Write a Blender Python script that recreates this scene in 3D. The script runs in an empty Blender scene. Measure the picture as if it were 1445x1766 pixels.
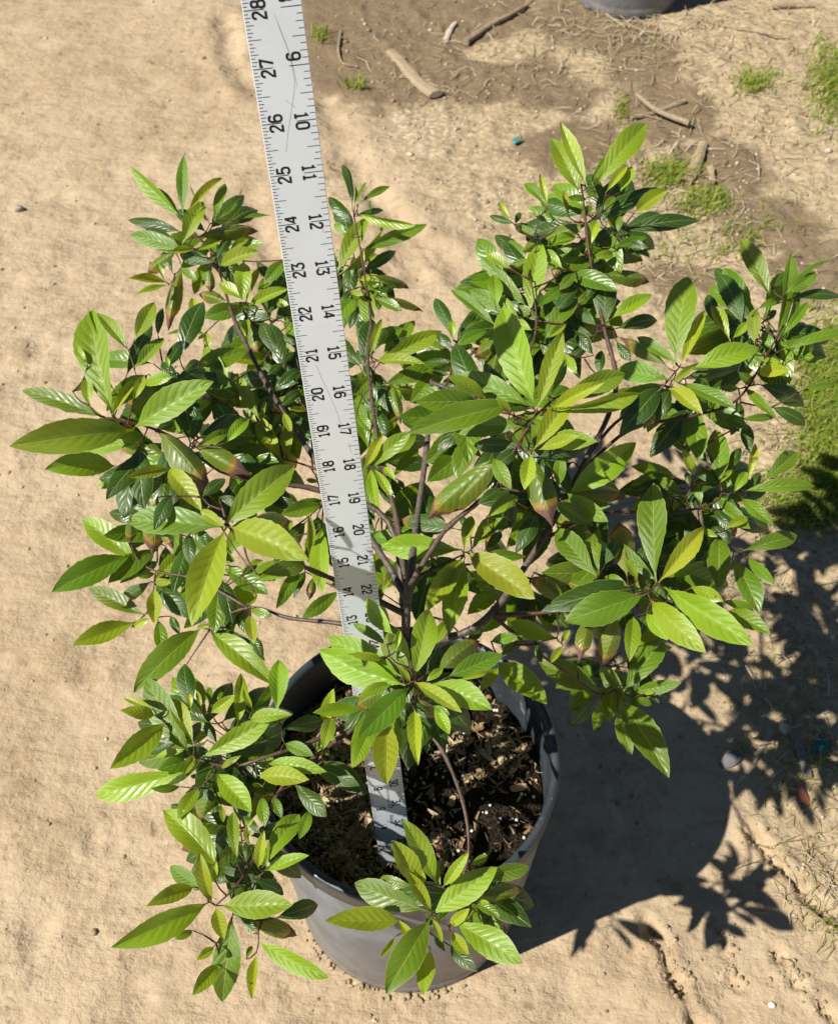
import bpy, bmesh, math, random
import numpy as np
from mathutils import Matrix, Vector
random.seed(7)
rng = np.random.default_rng(7)
IN = 0.0254                      # everything below is laid out in inches
S = bpy.context.scene
COL = S.collection

# ------------------------------------------------------------------ camera
F, CX, CY, CAMH = 1800.0, 722.5, 883.0, 42.7
PITCH = math.radians(50)
A_ = np.array([0, math.cos(PITCH), -math.sin(PITCH)])
U_ = np.array([0, math.sin(PITCH), math.cos(PITCH)])
R_ = np.array([1.0, 0, 0])
CAM = np.array([0, 0, CAMH])

def ray(x, y): return A_ + R_ * ((x - CX) / F) - U_ * ((y - CY) / F)
def at(x, y, Z): return CAM + ray(x, y) * Z                 # a point seen at (x, y), Z inches deep
def ground(x, y, z=0.0):
    d = ray(x, y); return CAM + d * ((z - CAMH) / d[2])
def unit(v): return v / max(np.linalg.norm(v), 1e-9)

cam = bpy.data.cameras.new("camera"); camo = bpy.data.objects.new("camera", cam); COL.objects.link(camo)
cam.sensor_fit = 'VERTICAL'; cam.sensor_height = 24.0; cam.lens = 24.0 * F / 1766.0
cam.clip_start = 0.02; cam.clip_end = 500
camo.location = (0, 0, CAMH * IN); camo.rotation_euler = (math.radians(90) - PITCH, 0, 0)
cam.dof.use_dof = True; cam.dof.focus_distance = 25 * IN; cam.dof.aperture_fstop = cam.lens / 1000 / 0.0018
S.camera = camo

# ------------------------------------------------------------------ sky, sun, exposure
SUN_EL, SUN_AZ = math.radians(48), math.radians(25)         # light travels towards +x, a little +y
w = bpy.data.worlds.new("World"); S.world = w; w.use_nodes = True
nt = w.node_tree
bg = nt.nodes["Background"]; sky = nt.nodes.new("ShaderNodeTexSky")
sky.sky_type = 'NISHITA'; sky.sun_disc = False; sky.sun_elevation = SUN_EL; sky.altitude = 2500; sky.air_density = .8; sky.dust_density = .3
SDIR = np.array([math.cos(SUN_EL) * math.cos(SUN_AZ), math.cos(SUN_EL) * math.sin(SUN_AZ), -math.sin(SUN_EL)])
sky.sun_rotation = math.atan2(-SDIR[0], -SDIR[1])
nt.links.new(sky.outputs[0], bg.inputs[0]); bg.inputs[1].default_value = 0.05
sun = bpy.data.lights.new("sun", 'SUN'); sun.energy = 5.0; sun.angle = math.radians(0.53); sun.color = (1.0, 0.95, 0.87)
suno = bpy.data.objects.new("sun", sun); COL.objects.link(suno)
suno.rotation_euler = Vector(SDIR.tolist()).to_track_quat('-Z', 'Y').to_euler()
S.view_settings.view_transform = 'Standard'; S.view_settings.look = 'None'
S.view_settings.gamma = 1; S.view_settings.use_curve_mapping = False
S.view_settings.exposure = 0.6
S.render.engine = 'CYCLES'
S.cycles.max_bounces = 8; S.cycles.diffuse_bounces = 3; S.cycles.transparent_max_bounces = 4

# ------------------------------------------------------------------ helpers
def mesh_obj(name, V, Fc, mat=None, parent=None, smooth=False, uv=None, col=None):
    me = bpy.data.meshes.new(name)
    V = np.asarray(V, float) * IN
    me.from_pydata(V.tolist(), [], [tuple(int(i) for i in f) for f in Fc])
    if smooth: me.polygons.foreach_set("use_smooth", [True] * len(me.polygons))
    if uv is not None:
        l = me.uv_layers.new(name="UVMap"); idx = np.empty(len(me.loops), int); me.loops.foreach_get("vertex_index", idx)
        l.data.foreach_set("uv", np.asarray(uv, float)[idx].ravel())
    if col is not None:
        a = me.color_attributes.new("tint", 'FLOAT_COLOR', 'POINT'); a.data.foreach_set("color", np.asarray(col, float).ravel())
    me.update()
    o = bpy.data.objects.new(name, me); COL.objects.link(o)
    if mat: me.materials.append(mat)
    if parent: o.parent = parent
    return o
def empty(name, loc=(0, 0, 0)):
    o = bpy.data.objects.new(name, None); COL.objects.link(o); o.empty_display_size = .02
    o.location = [c * IN for c in loc]; return o
def tag(o, label=None, cat=None, group=None, kind=None):
    if label: o["label"] = label
    if cat: o["category"] = cat
    if group: o["group"] = group
    if kind: o["kind"] = kind
    return o
def at_origin(o):                # child authored in world space under a moved parent
    o.matrix_parent_inverse = Matrix.Translation(o.parent.location).inverted(); return o

class Acc:                       # collects pieces of one part
    def __init__(s): s.V, s.F, s.C, s.n = [], [], [], 0
    def add(s, V, Fc, col=None):
        V = np.asarray(V, float); s.V.append(V); s.F += [tuple(i + s.n for i in f) for f in Fc]; s.n += len(V)
        if col is not None: s.C.append(np.tile(np.asarray(col, float), (len(V), 1)))
    def obj(s, name, mat, parent=None, smooth=False):
        return mesh_obj(name, np.concatenate(s.V), s.F, mat, parent, smooth, None, np.concatenate(s.C) if s.C else None)

def hashn(ix, iy, seed):
    h = (ix.astype(np.int64) * 374761393 + iy.astype(np.int64) * 668265263 + seed * 1442695041) & 0xffffffff
    h = ((h ^ (h >> 13)) * 1274126177) & 0xffffffff
    return ((h ^ (h >> 16)) & 0xffff) / 65535.0
def vnoise(x, y, seed=0):
    ix, iy = np.floor(x), np.floor(y); fx, fy = x - ix, y - iy
    fx = fx * fx * (3 - 2 * fx); fy = fy * fy * (3 - 2 * fy)
    a, b = hashn(ix, iy, seed), hashn(ix + 1, iy, seed); c, d = hashn(ix, iy + 1, seed), hashn(ix + 1, iy + 1, seed)
    return (a * (1 - fx) + b * fx) * (1 - fy) + (c * (1 - fx) + d * fx) * fy - .5
def fbm(x, y, o=4, seed=0):
    s = 0; a = 1.0
    for k in range(o):
        s = s + a * vnoise(x * 2 ** k + 17.3 * k, y * 2 ** k - 9.1 * k, seed + k); a *= .5
    return s
def sstep(a, b, x): t = np.clip((x - a) / (b - a), 0, 1); return t * t * (3 - 2 * t)

def spline(P, n):
    P = np.asarray(P, float); out = []
    Q = np.vstack([2 * P[0] - P[1], P, 2 * P[-1] - P[-2]])
    for i in range(len(P) - 1):
        p0, p1, p2, p3 = Q[i:i + 4]
        for k in range(n):
            t = k / n
            out.append(.5 * (2 * p1 + (p2 - p0) * t + (2 * p0 - 5 * p1 + 4 * p2 - p3) * t * t + (3 * p1 - p0 - 3 * p2 + p3) * t ** 3))
    out.append(P[-1]); return np.array(out)
def tube(P, r, m=7):
    P = np.asarray(P, float); r = np.broadcast_to(np.asarray(r, float), (len(P),))
    V = []; up = np.array([.31, .2, .93])
    for i in range(len(P)):
        t = unit(P[min(i + 1, len(P) - 1)] - P[max(i - 1, 0)])
        n = up - t * (up @ t); n = unit(n); b = np.cross(t, n); up = n
        for k in range(m):
            a = 2 * math.pi * k / m; V.append(P[i] + r[i] * (n * math.cos(a) + b * math.sin(a)))
    Fc = [(i * m + k, i * m + (k + 1) % m, (i + 1) * m + (k + 1) % m, (i + 1) * m + k) for i in range(len(P) - 1) for k in range(m)]
    Fc.append(tuple(range(m))[::-1]); Fc.append(tuple((len(P) - 1) * m + k for k in range(m)))
    return np.array(V), Fc

# ------------------------------------------------------------------ materials
class NT:
    def __init__(s, name):
        s.m = bpy.data.materials.new(name); s.m.use_nodes = True; s.t = s.m.node_tree; s.t.nodes.clear()
        s.out = s.n("ShaderNodeOutputMaterial")
    def n(s, kind, **kw):
        x = s.t.nodes.new(kind)
        for k, v in kw.items(): setattr(x, k, v)
        return x
    def put(s, sock, v):
        if isinstance(v, bpy.types.NodeSocket): s.t.links.new(v, sock)
        elif v is not None:
            if isinstance(v, (tuple, list)) and len(v) == 3 and sock.type == 'RGBA': v = (*v, 1)
            sock.default_value = v
    def math(s, op, a, b=None, c=None):
        x = s.n("ShaderNodeMath", operation=op); s.put(x.inputs[0], a); s.put(x.inputs[1], b)
        if c is not None: s.put(x.inputs[2], c)
        return x.outputs[0]
    def mix(s, f, a, b, mode='MIX'):
        x = s.n("ShaderNodeMix", data_type='RGBA', blend_type=mode); s.put(x.inputs[0], f); s.put(x.inputs[6], a); s.put(x.inputs[7], b)
        return x.outputs[2]
    def ramp(s, x, a, b, c=0.0, d=1.0):
        q = s.n("ShaderNodeMapRange", clamp=True, interpolation_type='SMOOTHSTEP')
        for i, v in enumerate((x, a, b, c, d)): s.put(q.inputs[i], v)
        return q.outputs[0]
    def noise(s, scale, detail=4, rough=.55, vec=None, w=None):
        x = s.n("ShaderNodeTexNoise"); s.put(x.inputs["Scale"], scale); s.put(x.inputs["Detail"], detail); s.put(x.inputs["Roughness"], rough)
        if vec is not None: s.put(x.inputs["Vector"], vec)
        return x.outputs[0]
    def obj(s): return s.n("ShaderNodeTexCoord").outputs["Object"]
    def bump(s, h, strength, dist, normal=None):
        b = s.n("ShaderNodeBump"); s.put(b.inputs["Strength"], strength); s.put(b.inputs["Distance"], dist); s.put(b.inputs["Height"], h)
        if normal is not None: s.put(b.inputs["Normal"], normal)
        return b.outputs[0]
    def pbsdf(s, col, rough=.6, spec=.5, normal=None, metal=0.0):
        p = s.n("ShaderNodeBsdfPrincipled"); s.put(p.inputs["Base Color"], col); s.put(p.inputs["Roughness"], rough)
        s.put(p.inputs["Specular IOR Level"], spec); s.put(p.inputs["Metallic"], metal)
        if normal is not None: s.put(p.inputs["Normal"], normal)
        return p.outputs[0]
    def done(s, sh): s.t.links.new(sh, s.out.inputs[0]); return s.m

def leaf_mat(name, attr):
    k = NT(name)
    if attr:
        a = k.n("ShaderNodeAttribute", attribute_name="tint"); col, burn = a.outputs["Color"], a.outputs["Alpha"]
    else:
        a = k.n("ShaderNodeObjectInfo"); col, burn = a.outputs["Color"], a.outputs["Alpha"]
    uv = k.n("ShaderNodeUVMap").outputs[0]
    sp = k.n("ShaderNodeSeparateXYZ"); k.put(sp.inputs[0], uv); u, v = sp.outputs[0], sp.outputs[1]
    aa = k.math('MULTIPLY', k.math('ABSOLUTE', k.math('SUBTRACT', u, .5)), 2.0)
    ob = k.obj()
    nz = k.noise(130, 3, .6, ob)
    sv = k.math('ADD', k.math('SUBTRACT', v, k.math('MULTIPLY', aa, .21)), k.math('MULTIPLY', k.math('SUBTRACT', nz, .5), .035))
    fr = k.math('FRACT', k.math('MULTIPLY', sv, 9.0))
    tri = k.math('ABSOLUTE', k.math('SUBTRACT', fr, .5))                 # .5 on a lateral vein
    vein = k.math('MULTIPLY', k.ramp(tri, .40, .5), k.ramp(aa, 1.0, .5))
    rib = k.ramp(aa, .06, .02)
    fine = k.noise(700, 2, .6, ob)
    c1 = k.mix(k.ramp(nz, .3, .7, 0, .35), col, k.mix(1.0, col, (.62, .72, .7), 'MULTIPLY'))
    c1 = k.mix(k.math('MULTIPLY', vein, .10), c1, (.30, .40, .06))
    c1 = k.mix(k.math('MULTIPLY', rib, .42), c1, (.36, .44, .10))
    c1 = k.mix(k.ramp(fine, .72, .8, 0, .35), c1, (.40, .45, .14))       # pale specks
    spot = k.math('MULTIPLY', k.ramp(k.noise(95, 2, .5, ob), .70, .735), .8); c1 = k.mix(spot, c1, (.10, .075, .03))
    edge = k.ramp(aa, .93, 1.0)
    c1 = k.mix(k.math('MULTIPLY', edge, .5), c1, (.40, .48, .12))  # bright backlit rim painted into the colour along the leaf margin
    bt = k.math('ADD', k.math('SUBTRACT', v, k.math('SUBTRACT', 1.0, burn)), k.math('MULTIPLY', k.math('SUBTRACT', k.noise(75, 4, .65, ob), .5), .34))
    bt = k.math('ADD', bt, k.math('MULTIPLY', k.math('MULTIPLY', aa, aa), .08))
    isb = k.ramp(burn, .02, .06)
    yel = k.math('MULTIPLY', isb, k.ramp(bt, -.12, -.01)); brn = k.math('MULTIPLY', isb, k.ramp(bt, -.008, .012))
    c2 = k.mix(k.math('MULTIPLY', yel, .7), c1, (.42, .20, .02))
    bcol = k.mix(k.ramp(k.noise(260, 4, .65, ob), .35, .65), (.03, .016, .011), (.19, .085, .05)); bcol = k.mix(k.ramp(bt, .06, .0, 0, .75), bcol, (.045, .018, .008))
    c2 = k.mix(brn, c2, bcol)
    back = k.n("ShaderNodeNewGeometry").outputs["Backfacing"]
    c3 = k.mix(k.math('MULTIPLY', back, k.math('SUBTRACT', 1.0, brn)), c2, k.mix(.45, c2, (.28, .36, .09)))
    pil = k.math('MULTIPLY', k.math('SINE', k.math('MULTIPLY', k.ramp(tri, .5, .0, 0, 1), 1.57)), 1.0)
    h = k.math('ADD', k.math('MULTIPLY', k.math('MULTIPLY', pil, .6), k.ramp(aa, 1.05, .25, .15, 1)), k.math('MULTIPLY', nz, .5))
    h = k.math('SUBTRACT', h, k.math('MULTIPLY', rib, .8))
    nb = k.bump(h, .5, .0008)
    rough = k.math('ADD', k.math('ADD', .30, k.math('MULTIPLY', nz, .16)), k.math('MULTIPLY', back, .2))
    rough = k.math('ADD', rough, k.math('MULTIPLY', brn, .35))
    p = k.pbsdf(c3, rough, .85, nb)
    tr = k.n("ShaderNodeBsdfTranslucent"); k.put(tr.inputs[0], k.mix(1.0, c2, (2.3, 2.1, .35), 'MULTIPLY')); k.put(tr.inputs[1], nb)
    ms = k.n("ShaderNodeMixShader"); k.put(ms.inputs[0], k.math('MULTIPLY', k.math('SUBTRACT', 1.0, k.math('MULTIPLY', brn, .8)), .24))
    k.put(ms.inputs[1], p); k.put(ms.inputs[2], tr.outputs[0])
    return k.done(ms.outputs[0])
M_LEAF, M_LEAF2 = leaf_mat("leaf", False), leaf_mat("leaf_mass", True)

def bark_mat():
    k = NT("stem_bark"); a = k.n("ShaderNodeAttribute", attribute_name="tint").outputs["Color"]
    n = k.noise(420, 4, .6, k.obj()); c = k.mix(k.ramp(n, .35, .7), a, k.mix(1.0, a, (.5, .5, .5), 'MULTIPLY'))
    c = k.mix(k.ramp(k.noise(900, 2, .5, k.obj()), .66, .74, 0, .6), c, (.35, .28, .22))
    return k.done(k.pbsdf(c, .5, .4, k.bump(n, .5, .0006)))
M_BARK = bark_mat()

def pot_mat(name, base, dust):
    k = NT(name); o = k.obj()
    n = k.noise(22, 6, .62, o); f = k.noise(300, 3, .6, o)
    mp = k.n("ShaderNodeMapping"); mp.inputs["Scale"].default_value = (6, 6, 60); k.put(mp.inputs[0], o)
    st = k.noise(6, 3, .6, mp.outputs[0])
    d = k.math('ADD', k.ramp(n, .25, .85), k.math('MULTIPLY', k.ramp(st, .4, .85), .15))
    sx = k.n("ShaderNodeSeparateXYZ"); k.put(sx.inputs[0], o)
    mud = k.math('MULTIPLY', k.ramp(sx.outputs[2], .09, .0), k.ramp(k.noise(55, 5, .7, o), .42, .66))
    c = k.mix(k.math('MULTIPLY', d, .62), base, dust); c = k.mix(k.math('MULTIPLY', mud, .55), c, (.33, .25, .16)); c = k.mix(k.ramp(k.noise(40, 2, .4, o), .70, .73, 0, .35), c, (.35, .30, .22)); c = k.mix(k.ramp(f, .62, .72, 0, .3), c, (.30, .27, .23))
    r = k.ramp(n, .3, .7, .34, .55)
    return k.done(k.pbsdf(c, r, .5, k.bump(f, .12, .0004)))
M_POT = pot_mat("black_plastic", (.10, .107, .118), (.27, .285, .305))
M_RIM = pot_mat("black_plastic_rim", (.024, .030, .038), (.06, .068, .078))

def tint_mat(name, rough=.85, spec=.2, scale=500, bump=.4, trans=0):
    k = NT(name); a = k.n("ShaderNodeAttribute", attribute_name="tint").outputs["Color"]
    n = k.noise(scale, 4, .6, k.obj()); c = k.mix(k.ramp(n, .3, .7, 0, .6), a, k.mix(1.0, a, (.5, .48, .45), 'MULTIPLY'))
    sh = k.pbsdf(c, rough, spec, k.bump(n, bump, .0008))
    if trans:
        tr = k.n("ShaderNodeBsdfTranslucent"); k.put(tr.inputs[0], k.mix(1.0, c, (1.8, 1.8, .9), 'MULTIPLY'))
        ms = k.n("ShaderNodeMixShader"); k.put(ms.inputs[0], trans); k.put(ms.inputs[1], sh); k.put(ms.inputs[2], tr.outputs[0]); sh = ms.outputs[0]
    return k.done(sh)
M_CHIP = tint_mat("bark_fibre", .8, .25, 700, .6)
M_DIRT = tint_mat("dirt_clod", .95, .1, 260, .7)
M_GRASS = tint_mat("grass_blade", .55, .3, 400, .1, .3)
M_WOOD = None
def wood_mat(name, c0, c1):
    k = NT(name); o = k.obj(); mp = k.n("ShaderNodeMapping"); mp.inputs["Scale"].default_value = (12, 160, 160); k.put(mp.inputs[0], o)
    n = k.noise(3, 5, .65, mp.outputs[0]); c = k.mix(k.ramp(n, .3, .7), c0, c1)
    return k.done(k.pbsdf(c, .8, .2, k.bump(n, .6, .001)))
M_WOOD = wood_mat("weathered_wood", (.22, .16, .09), (.46, .36, .23))
M_TWIG = wood_mat("dry_twig", (.16, .12, .08), (.40, .32, .21))
def flat_mat(name, col, rough=.6, spec=.4, metal=0.0, trans=0):
    k = NT(name); n = k.noise(200, 4, .6, k.obj())
    c = k.mix(k.ramp(n, .3, .7, 0, .5), col, k.mix(1.0, col, (.6, .6, .6), 'MULTIPLY'))
    return k.done(k.pbsdf(c, rough, spec, k.bump(n, .2, .0005), metal))

def ground_mat():
    k = NT("sandy_ground"); o = k.obj()
    a = k.n("ShaderNodeAttribute", attribute_name="tint"); sp = k.n("ShaderNodeSeparateColor"); k.put(sp.inputs[0], a.outputs["Color"])
    damp, pale, rough_ = sp.outputs[0], sp.outputs[1], sp.outputs[2]
    n1 = k.noise(2.2, 6, .6, o); n2 = k.noise(14, 6, .62, o); n3 = k.noise(95, 5, .65, o); n4 = k.noise(420, 3, .6, o)
    c = k.mix(k.ramp(n1, .32, .68), (.390, .292, .182), (.465, .360, .236))
    c = k.mix(k.ramp(n2, .48, .70, 0, .6), c, (.29, .208, .12))
    c = k.mix(k.ramp(n2, .46, .26, 0, .45), c, (.52, .42, .29))
    c = k.mix(k.ramp(n3, .54, .72, 0, .35), c, (.22, .145, .08))
    c = k.mix(k.ramp(k.noise(38, 5, .7, o), .55, .72, 0, .45), c, (.27, .18, .10)); c = k.mix(k.ramp(n3, .45, .3, 0, .3), c, (.56, .45, .30))
    rc = k.mix(k.ramp(n3, .35, .65), (.22, .165, .095), (.50, .40, .25))
    c = k.mix(k.math('MULTIPLY', rough_, .7), c, rc)
    dm = k.ramp(k.math('ADD', damp, k.math('MULTIPLY', k.math('SUBTRACT', n2, .5), .9)), .3, .62)
    c = k.mix(k.math('MULTIPLY', dm, .85), c, k.mix(n3, (.115, .082, .048), (.19, .136, .08)))
    pm = k.ramp(k.math('ADD', pale, k.math('MULTIPLY', k.math('SUBTRACT', n3, .5), 1.6)), .45, .95)
    c = k.mix(k.math('MULTIPLY', pm, .8), c, (.62, .56, .48))
    c = k.mix(k.ramp(n4, .60, .72, 0, .4), c, (.56, .46, .32)); c = k.mix(k.ramp(n4, .40, .3, 0, .35), c, (.20, .14, .085))
    h = k.math('ADD', k.math('MULTIPLY', n3, 1.0), k.math('MULTIPLY', n4, .35))
    v = k.n("ShaderNodeTexVoronoi"); v.inputs["Scale"].default_value = 34; k.put(v.inputs["Vector"], k.mix(.04, o, k.n("ShaderNodeTexNoise").outputs[1]))
    pit = k.math('MULTIPLY', k.ramp(v.outputs[0], .30, .08), k.ramp(n2, .50, .62)); c = k.mix(k.math('MULTIPLY', pit, .45), c, (.17, .115, .065))
    mp = k.n("ShaderNodeMapping"); mp.inputs["Scale"].default_value = (9, 26, 9); mp.inputs["Rotation"].default_value = (0, 0, .5); k.put(mp.inputs[0], o)
    scuff = k.noise(2.2, 5, .6, mp.outputs[0]); c = k.mix(k.ramp(scuff, .52, .7, 0, .4), c, (.27, .195, .115))
    hm = k.math('MULTIPLY', h, k.ramp(n2, .38, .66, .2, 1.0)); hm = k.math('SUBTRACT', hm, k.math('MULTIPLY', pit, .9))
    b = k.bump(hm, .6, .0045); b = k.bump(scuff, .45, .010, b); b = k.bump(n2, .5, .014, b)
    return k.done(k.pbsdf(c, .95, .12, b))
M_GROUND = ground_mat()

# ------------------------------------------------------------------ ground
POT = np.array([-.38, 16.16])
def px_line(pts): return np.array([ground(*p)[:2] for p in pts])
def seg_dist(x, y, L):
    d = np.full(x.shape, 1e9)
    for a, b in zip(L[:-1], L[1:]):
        ab = b - a; t = np.clip(((x - a[0]) * ab[0] + (y - a[1]) * ab[1]) / (ab @ ab), 0, 1)
        d = np.minimum(d, np.hypot(x - a[0] - ab[0] * t, y - a[1] - ab[1] * t))
    return d
CRACKS = [([(1120, 1590), (1150, 1660), (1168, 1700), (1212, 1790)], .24, .42), ([(1290, 1430), (1340, 1490), (1390, 1540), (1460, 1600)], .24, .45),
          ([(1330, 1640), (1370, 1690), (1440, 1760)], .16, .3), ([(1005, 1230), (1040, 1320), (1090, 1400)], .5, .22),
          ([(1225, 1590), (1262, 1660), (1270, 1700)], .12, .22), ([(560, 170), (600, 260), (640, 330), (720, 470)], 1.1, .35),
          ([(640, 330), (760, 440), (830, 520)], .8, .25), ([(385, 30), (400, 100), (440, 160)], .9, .35), ([(430, 330), (455, 420), (500, 520)], .8, .25)]
CR = [(px_line(p), wd, dp) for p, wd, dp in CRACKS]
_r = np.random.default_rng(3)
DENTS = [(_r.uniform(-40, 8), 8 + 90 * _r.uniform() ** 1.5, _r.uniform(.25, 1.0), _r.uniform(.05, .16)) for _ in range(130)]
LEFTB = px_line([(520, -200), (560, 40), (700, 330), (1000, 620), (1180, 900), (1290, 1430), (1460, 1600)])
def right_side(x, y):            # 0 on the beaten track, 1 on the rough verge to the right
    xe = np.interp(y, LEFTB[::-1, 1], LEFTB[::-1, 0]); return sstep(-3, 5, x - xe + 3 * fbm(x * .12, y * .12, 2, 5))
def blob(x, y, px, py, rx, ry):
    c = ground(px, py)[:2]; ex = abs(ground(px + rx, py)[0] - c[0]); ey = abs(ground(px, py - ry)[1] - ground(px, py + ry)[1]) / 2
    return np.exp(-(((x - c[0]) / ex) ** 2 + ((y - c[1]) / ey) ** 2) * .9)
def height(x, y):
    r = right_side(x, y)
    h = .35 * fbm(x * .06, y * .06, 3, 1) + .16 * fbm(x * .35, y * .35, 3, 2) + (.05 + .16 * r) * fbm(x * 1.1, y * 1.1, 3, 3)
    h = h + r * .35 * np.maximum(0, fbm(x * .55, y * .55, 3, 9)) 
    for dx, dy, dr, dd in DENTS:
        m_ = (np.abs(x - dx) < dr * 3) & (np.abs(y - dy) < dr * 3)
        if m_.any():
            q = np.hypot(x[m_] - dx, (y[m_] - dy) * .8) / dr * (1 + .5 * fbm(x[m_] * 1.5, y[m_] * 1.5, 2, 44)); h[m_] += -dd * np.exp(-q * q) + dd * .45 * np.exp(-(q - 1.5) ** 2 * 4)
    for L, wd, dp in CR:
        d = seg_dist(x, y, L) + .5 * fbm(x * 1.6, y * 1.6, 2, 33)
        h = h - dp * np.exp(-(d / wd) ** 2) + dp * .35 * np.exp(-((d - wd * 1.9) / wd) ** 2)
    k = sstep(4.2, 7.5, np.hypot(x - POT[0], y - POT[1])); far = 1 - sstep(140, 400, np.hypot(x, y))
    return h * k * far - .02 * (1 - k)
def axis(lo, hi, f):             # fine inside lo..hi, stretching to the horizon outside
    a = [lo]
    while a[-1] < hi: a.append(a[-1] + f(a[-1]))
    s = f(a[-1]); up = []; v = a[-1]
    while v < 6000: s *= 1.35; v += s; up.append(v)
    s = f(lo); dn = []; v = lo
    while v > -6000: s *= 1.35; v -= s; dn.append(v)
    return np.array(dn[::-1] + a + up)
xs = axis(-40, 40, lambda v: .16 + .004 * abs(v)); ys = axis(8, 100, lambda v: .13 + .0042 * (v - 8))
GX, GY = np.meshgrid(xs, ys); GZ = height(GX, GY)
damp = np.zeros_like(GX)
for b, a in (((700, 90, 230, 85), 1.1), ((880, 100, 170, 110), 1.0), ((590, 40, 90, 80), .9), ((760, 10, 200, 40), .9), ((990, 250, 120, 45), 1.0), ((1080, 90, 90, 60), 1.0), ((1010, 40, 110, 60), .9),
             ((1150, 190, 90, 60), 1.0), ((1240, 290, 90, 55), 1.0), ((1330, 390, 90, 50), 1.0), ((1430, 470, 110, 60), .95), ((1180, 480, 90, 30), .8), ((1400, 840, 80, 70), .8), ((1250, 520, 60, 40), .5)):
    damp = np.maximum(damp, 1.15 * a * blob(GX, GY, *b))
for b in ((860, 90, 70, 22), (905, 75, 60, 22), (870, 205, 80, 30), (1010, 110, 50, 26)): damp = damp * (1 - .9 * blob(GX, GY, *b))
pale = np.zeros_like(GX)
for b, a in (((720, 225, 130, 85), .55), ((820, 340, 100, 70), .45), ((900, 165, 100, 40), .35), ((1000, 80, 60, 40), .2), ((1330, 60, 120, 60), .3), ((850, 460, 50, 50), .35)): pale = np.maximum(pale, a * blob(GX, GY, *b))
rside = right_side(GX, GY)
nx, ny = len(xs), len(ys)
V = np.stack([GX, GY, GZ], -1).reshape(-1, 3)
i = np.arange(nx - 1)[None] + nx * np.arange(ny - 1)[:, None]
Fq = np.stack([i, i + 1, i + 1 + nx, i + nx], -1).reshape(-1, 4)
tint = np.stack([damp, pale, rside, np.ones_like(GX)], -1).reshape(-1, 4)
gm = bpy.data.meshes.new("ground")
gm.vertices.add(len(V)); gm.vertices.foreach_set("co", (V * IN).ravel()); gm.loops.add(Fq.size); gm.loops.foreach_set("vertex_index", Fq.ravel())
gm.polygons.add(len(Fq)); gm.polygons.foreach_set("loop_start", np.arange(len(Fq)) * 4); gm.polygons.foreach_set("loop_total", np.full(len(Fq), 4))
gm.polygons.foreach_set("use_smooth", np.ones(len(Fq), bool)); gm.update(calc_edges=True)
ca = gm.color_attributes.new("tint", 'FLOAT_COLOR', 'POINT'); ca.data.foreach_set("color", tint.ravel()); gm.materials.append(M_GROUND)
go = bpy.data.objects.new("ground", gm); COL.objects.link(go); tag(go, "sandy beaten ground, rougher and littered to the right", kind="structure")
def gz(x, y): return float(height(np.array([float(x)]), np.array([float(y)]))[0])
def gpt(px, py): p = ground(px, py); return np.array([p[0], p[1], gz(p[0], p[1])])

# ------------------------------------------------------------------ pots
def lathe(prof, n=96, jit=0.0):
    V = []; m = len(prof)
    for k in range(n):
        a = 2 * math.pi * k / n; e = 1 + jit * math.sin(2 * a + .6)
        for r, z in prof: V.append((r * e * math.cos(a), r * e * math.sin(a), z))
    Fc = [(k * m + j, ((k + 1) % n) * m + j, ((k + 1) % n) * m + j + 1, k * m + j + 1) for k in range(n) for j in range(m - 1)]
    return np.array(V), Fc
RT, RB, HP = 5.0, 4.5, 11.0
def make_pot(loc, label):
    t = empty("nursery_pot", (*loc, 0)); tag(t, label, "plant pot", "nursery pots")
    wall = [(.02, .12), (RB - .35, .12), (RB - .12, .1), (RB - .05, .02), (RB, .0), (RB + .03, .06), (RB + .05, .7), (RB + .02, .78), (RB + .04, .86), (RB + .44, HP - .95), (RB + .42, HP - .9)]
    wi = [(RT - .22, HP - .6), (RB - .12, .6), (RB - .3, .3), (.02, .28)]
    V, Fc = lathe(wall); mesh_obj("wall", V, Fc, M_POT, t, True)
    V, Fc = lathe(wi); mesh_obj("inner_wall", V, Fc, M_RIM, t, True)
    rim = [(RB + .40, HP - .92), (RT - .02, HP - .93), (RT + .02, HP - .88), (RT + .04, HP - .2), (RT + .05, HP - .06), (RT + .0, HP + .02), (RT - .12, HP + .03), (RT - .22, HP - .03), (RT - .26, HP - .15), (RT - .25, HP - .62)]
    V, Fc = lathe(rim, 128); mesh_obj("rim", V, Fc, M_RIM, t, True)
    return t
pot = make_pot(POT, "dusty black nursery pot holding the green leafy shrub")
make_pot((18.8, 97.3), "grey plant pot cut off by the photo's top edge, far behind the shrub")

# potting soil with bark mulch
SZ = 8.9
soil = empty("potting_soil", (POT[0], POT[1], SZ)); tag(soil, "dark potting soil with pale bark mulch filling the shrub's pot", "potting soil")
rr = np.linspace(0, 4.72, 44); tt = np.linspace(0, 2 * np.pi, 150, endpoint=False)
RR, TT = np.meshgrid(rr * .985, tt); X, Y = RR * np.cos(TT), RR * np.sin(TT)
def soil_h(x, y): return .34 * fbm(x * .7 + 5, y * .7, 3, 21) + .22 * fbm(x * 2.5, y * 2.5, 3, 22) - .2 * sstep(3.4, 4.7, np.hypot(x, y)) - .55 * np.exp(-((x + .3) ** 2 + (y + 3.6) ** 2) / 1.6)
Z = soil_h(X, Y)
Vs = np.stack([X, Y, Z], -1).reshape(-1, 3); m = 44
Fs = [(k * m + j, k * m + j + 1, ((k + 1) % 150) * m + j + 1, ((k + 1) % 150) * m + j) for k in range(150) for j in range(m - 1)]
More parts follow.
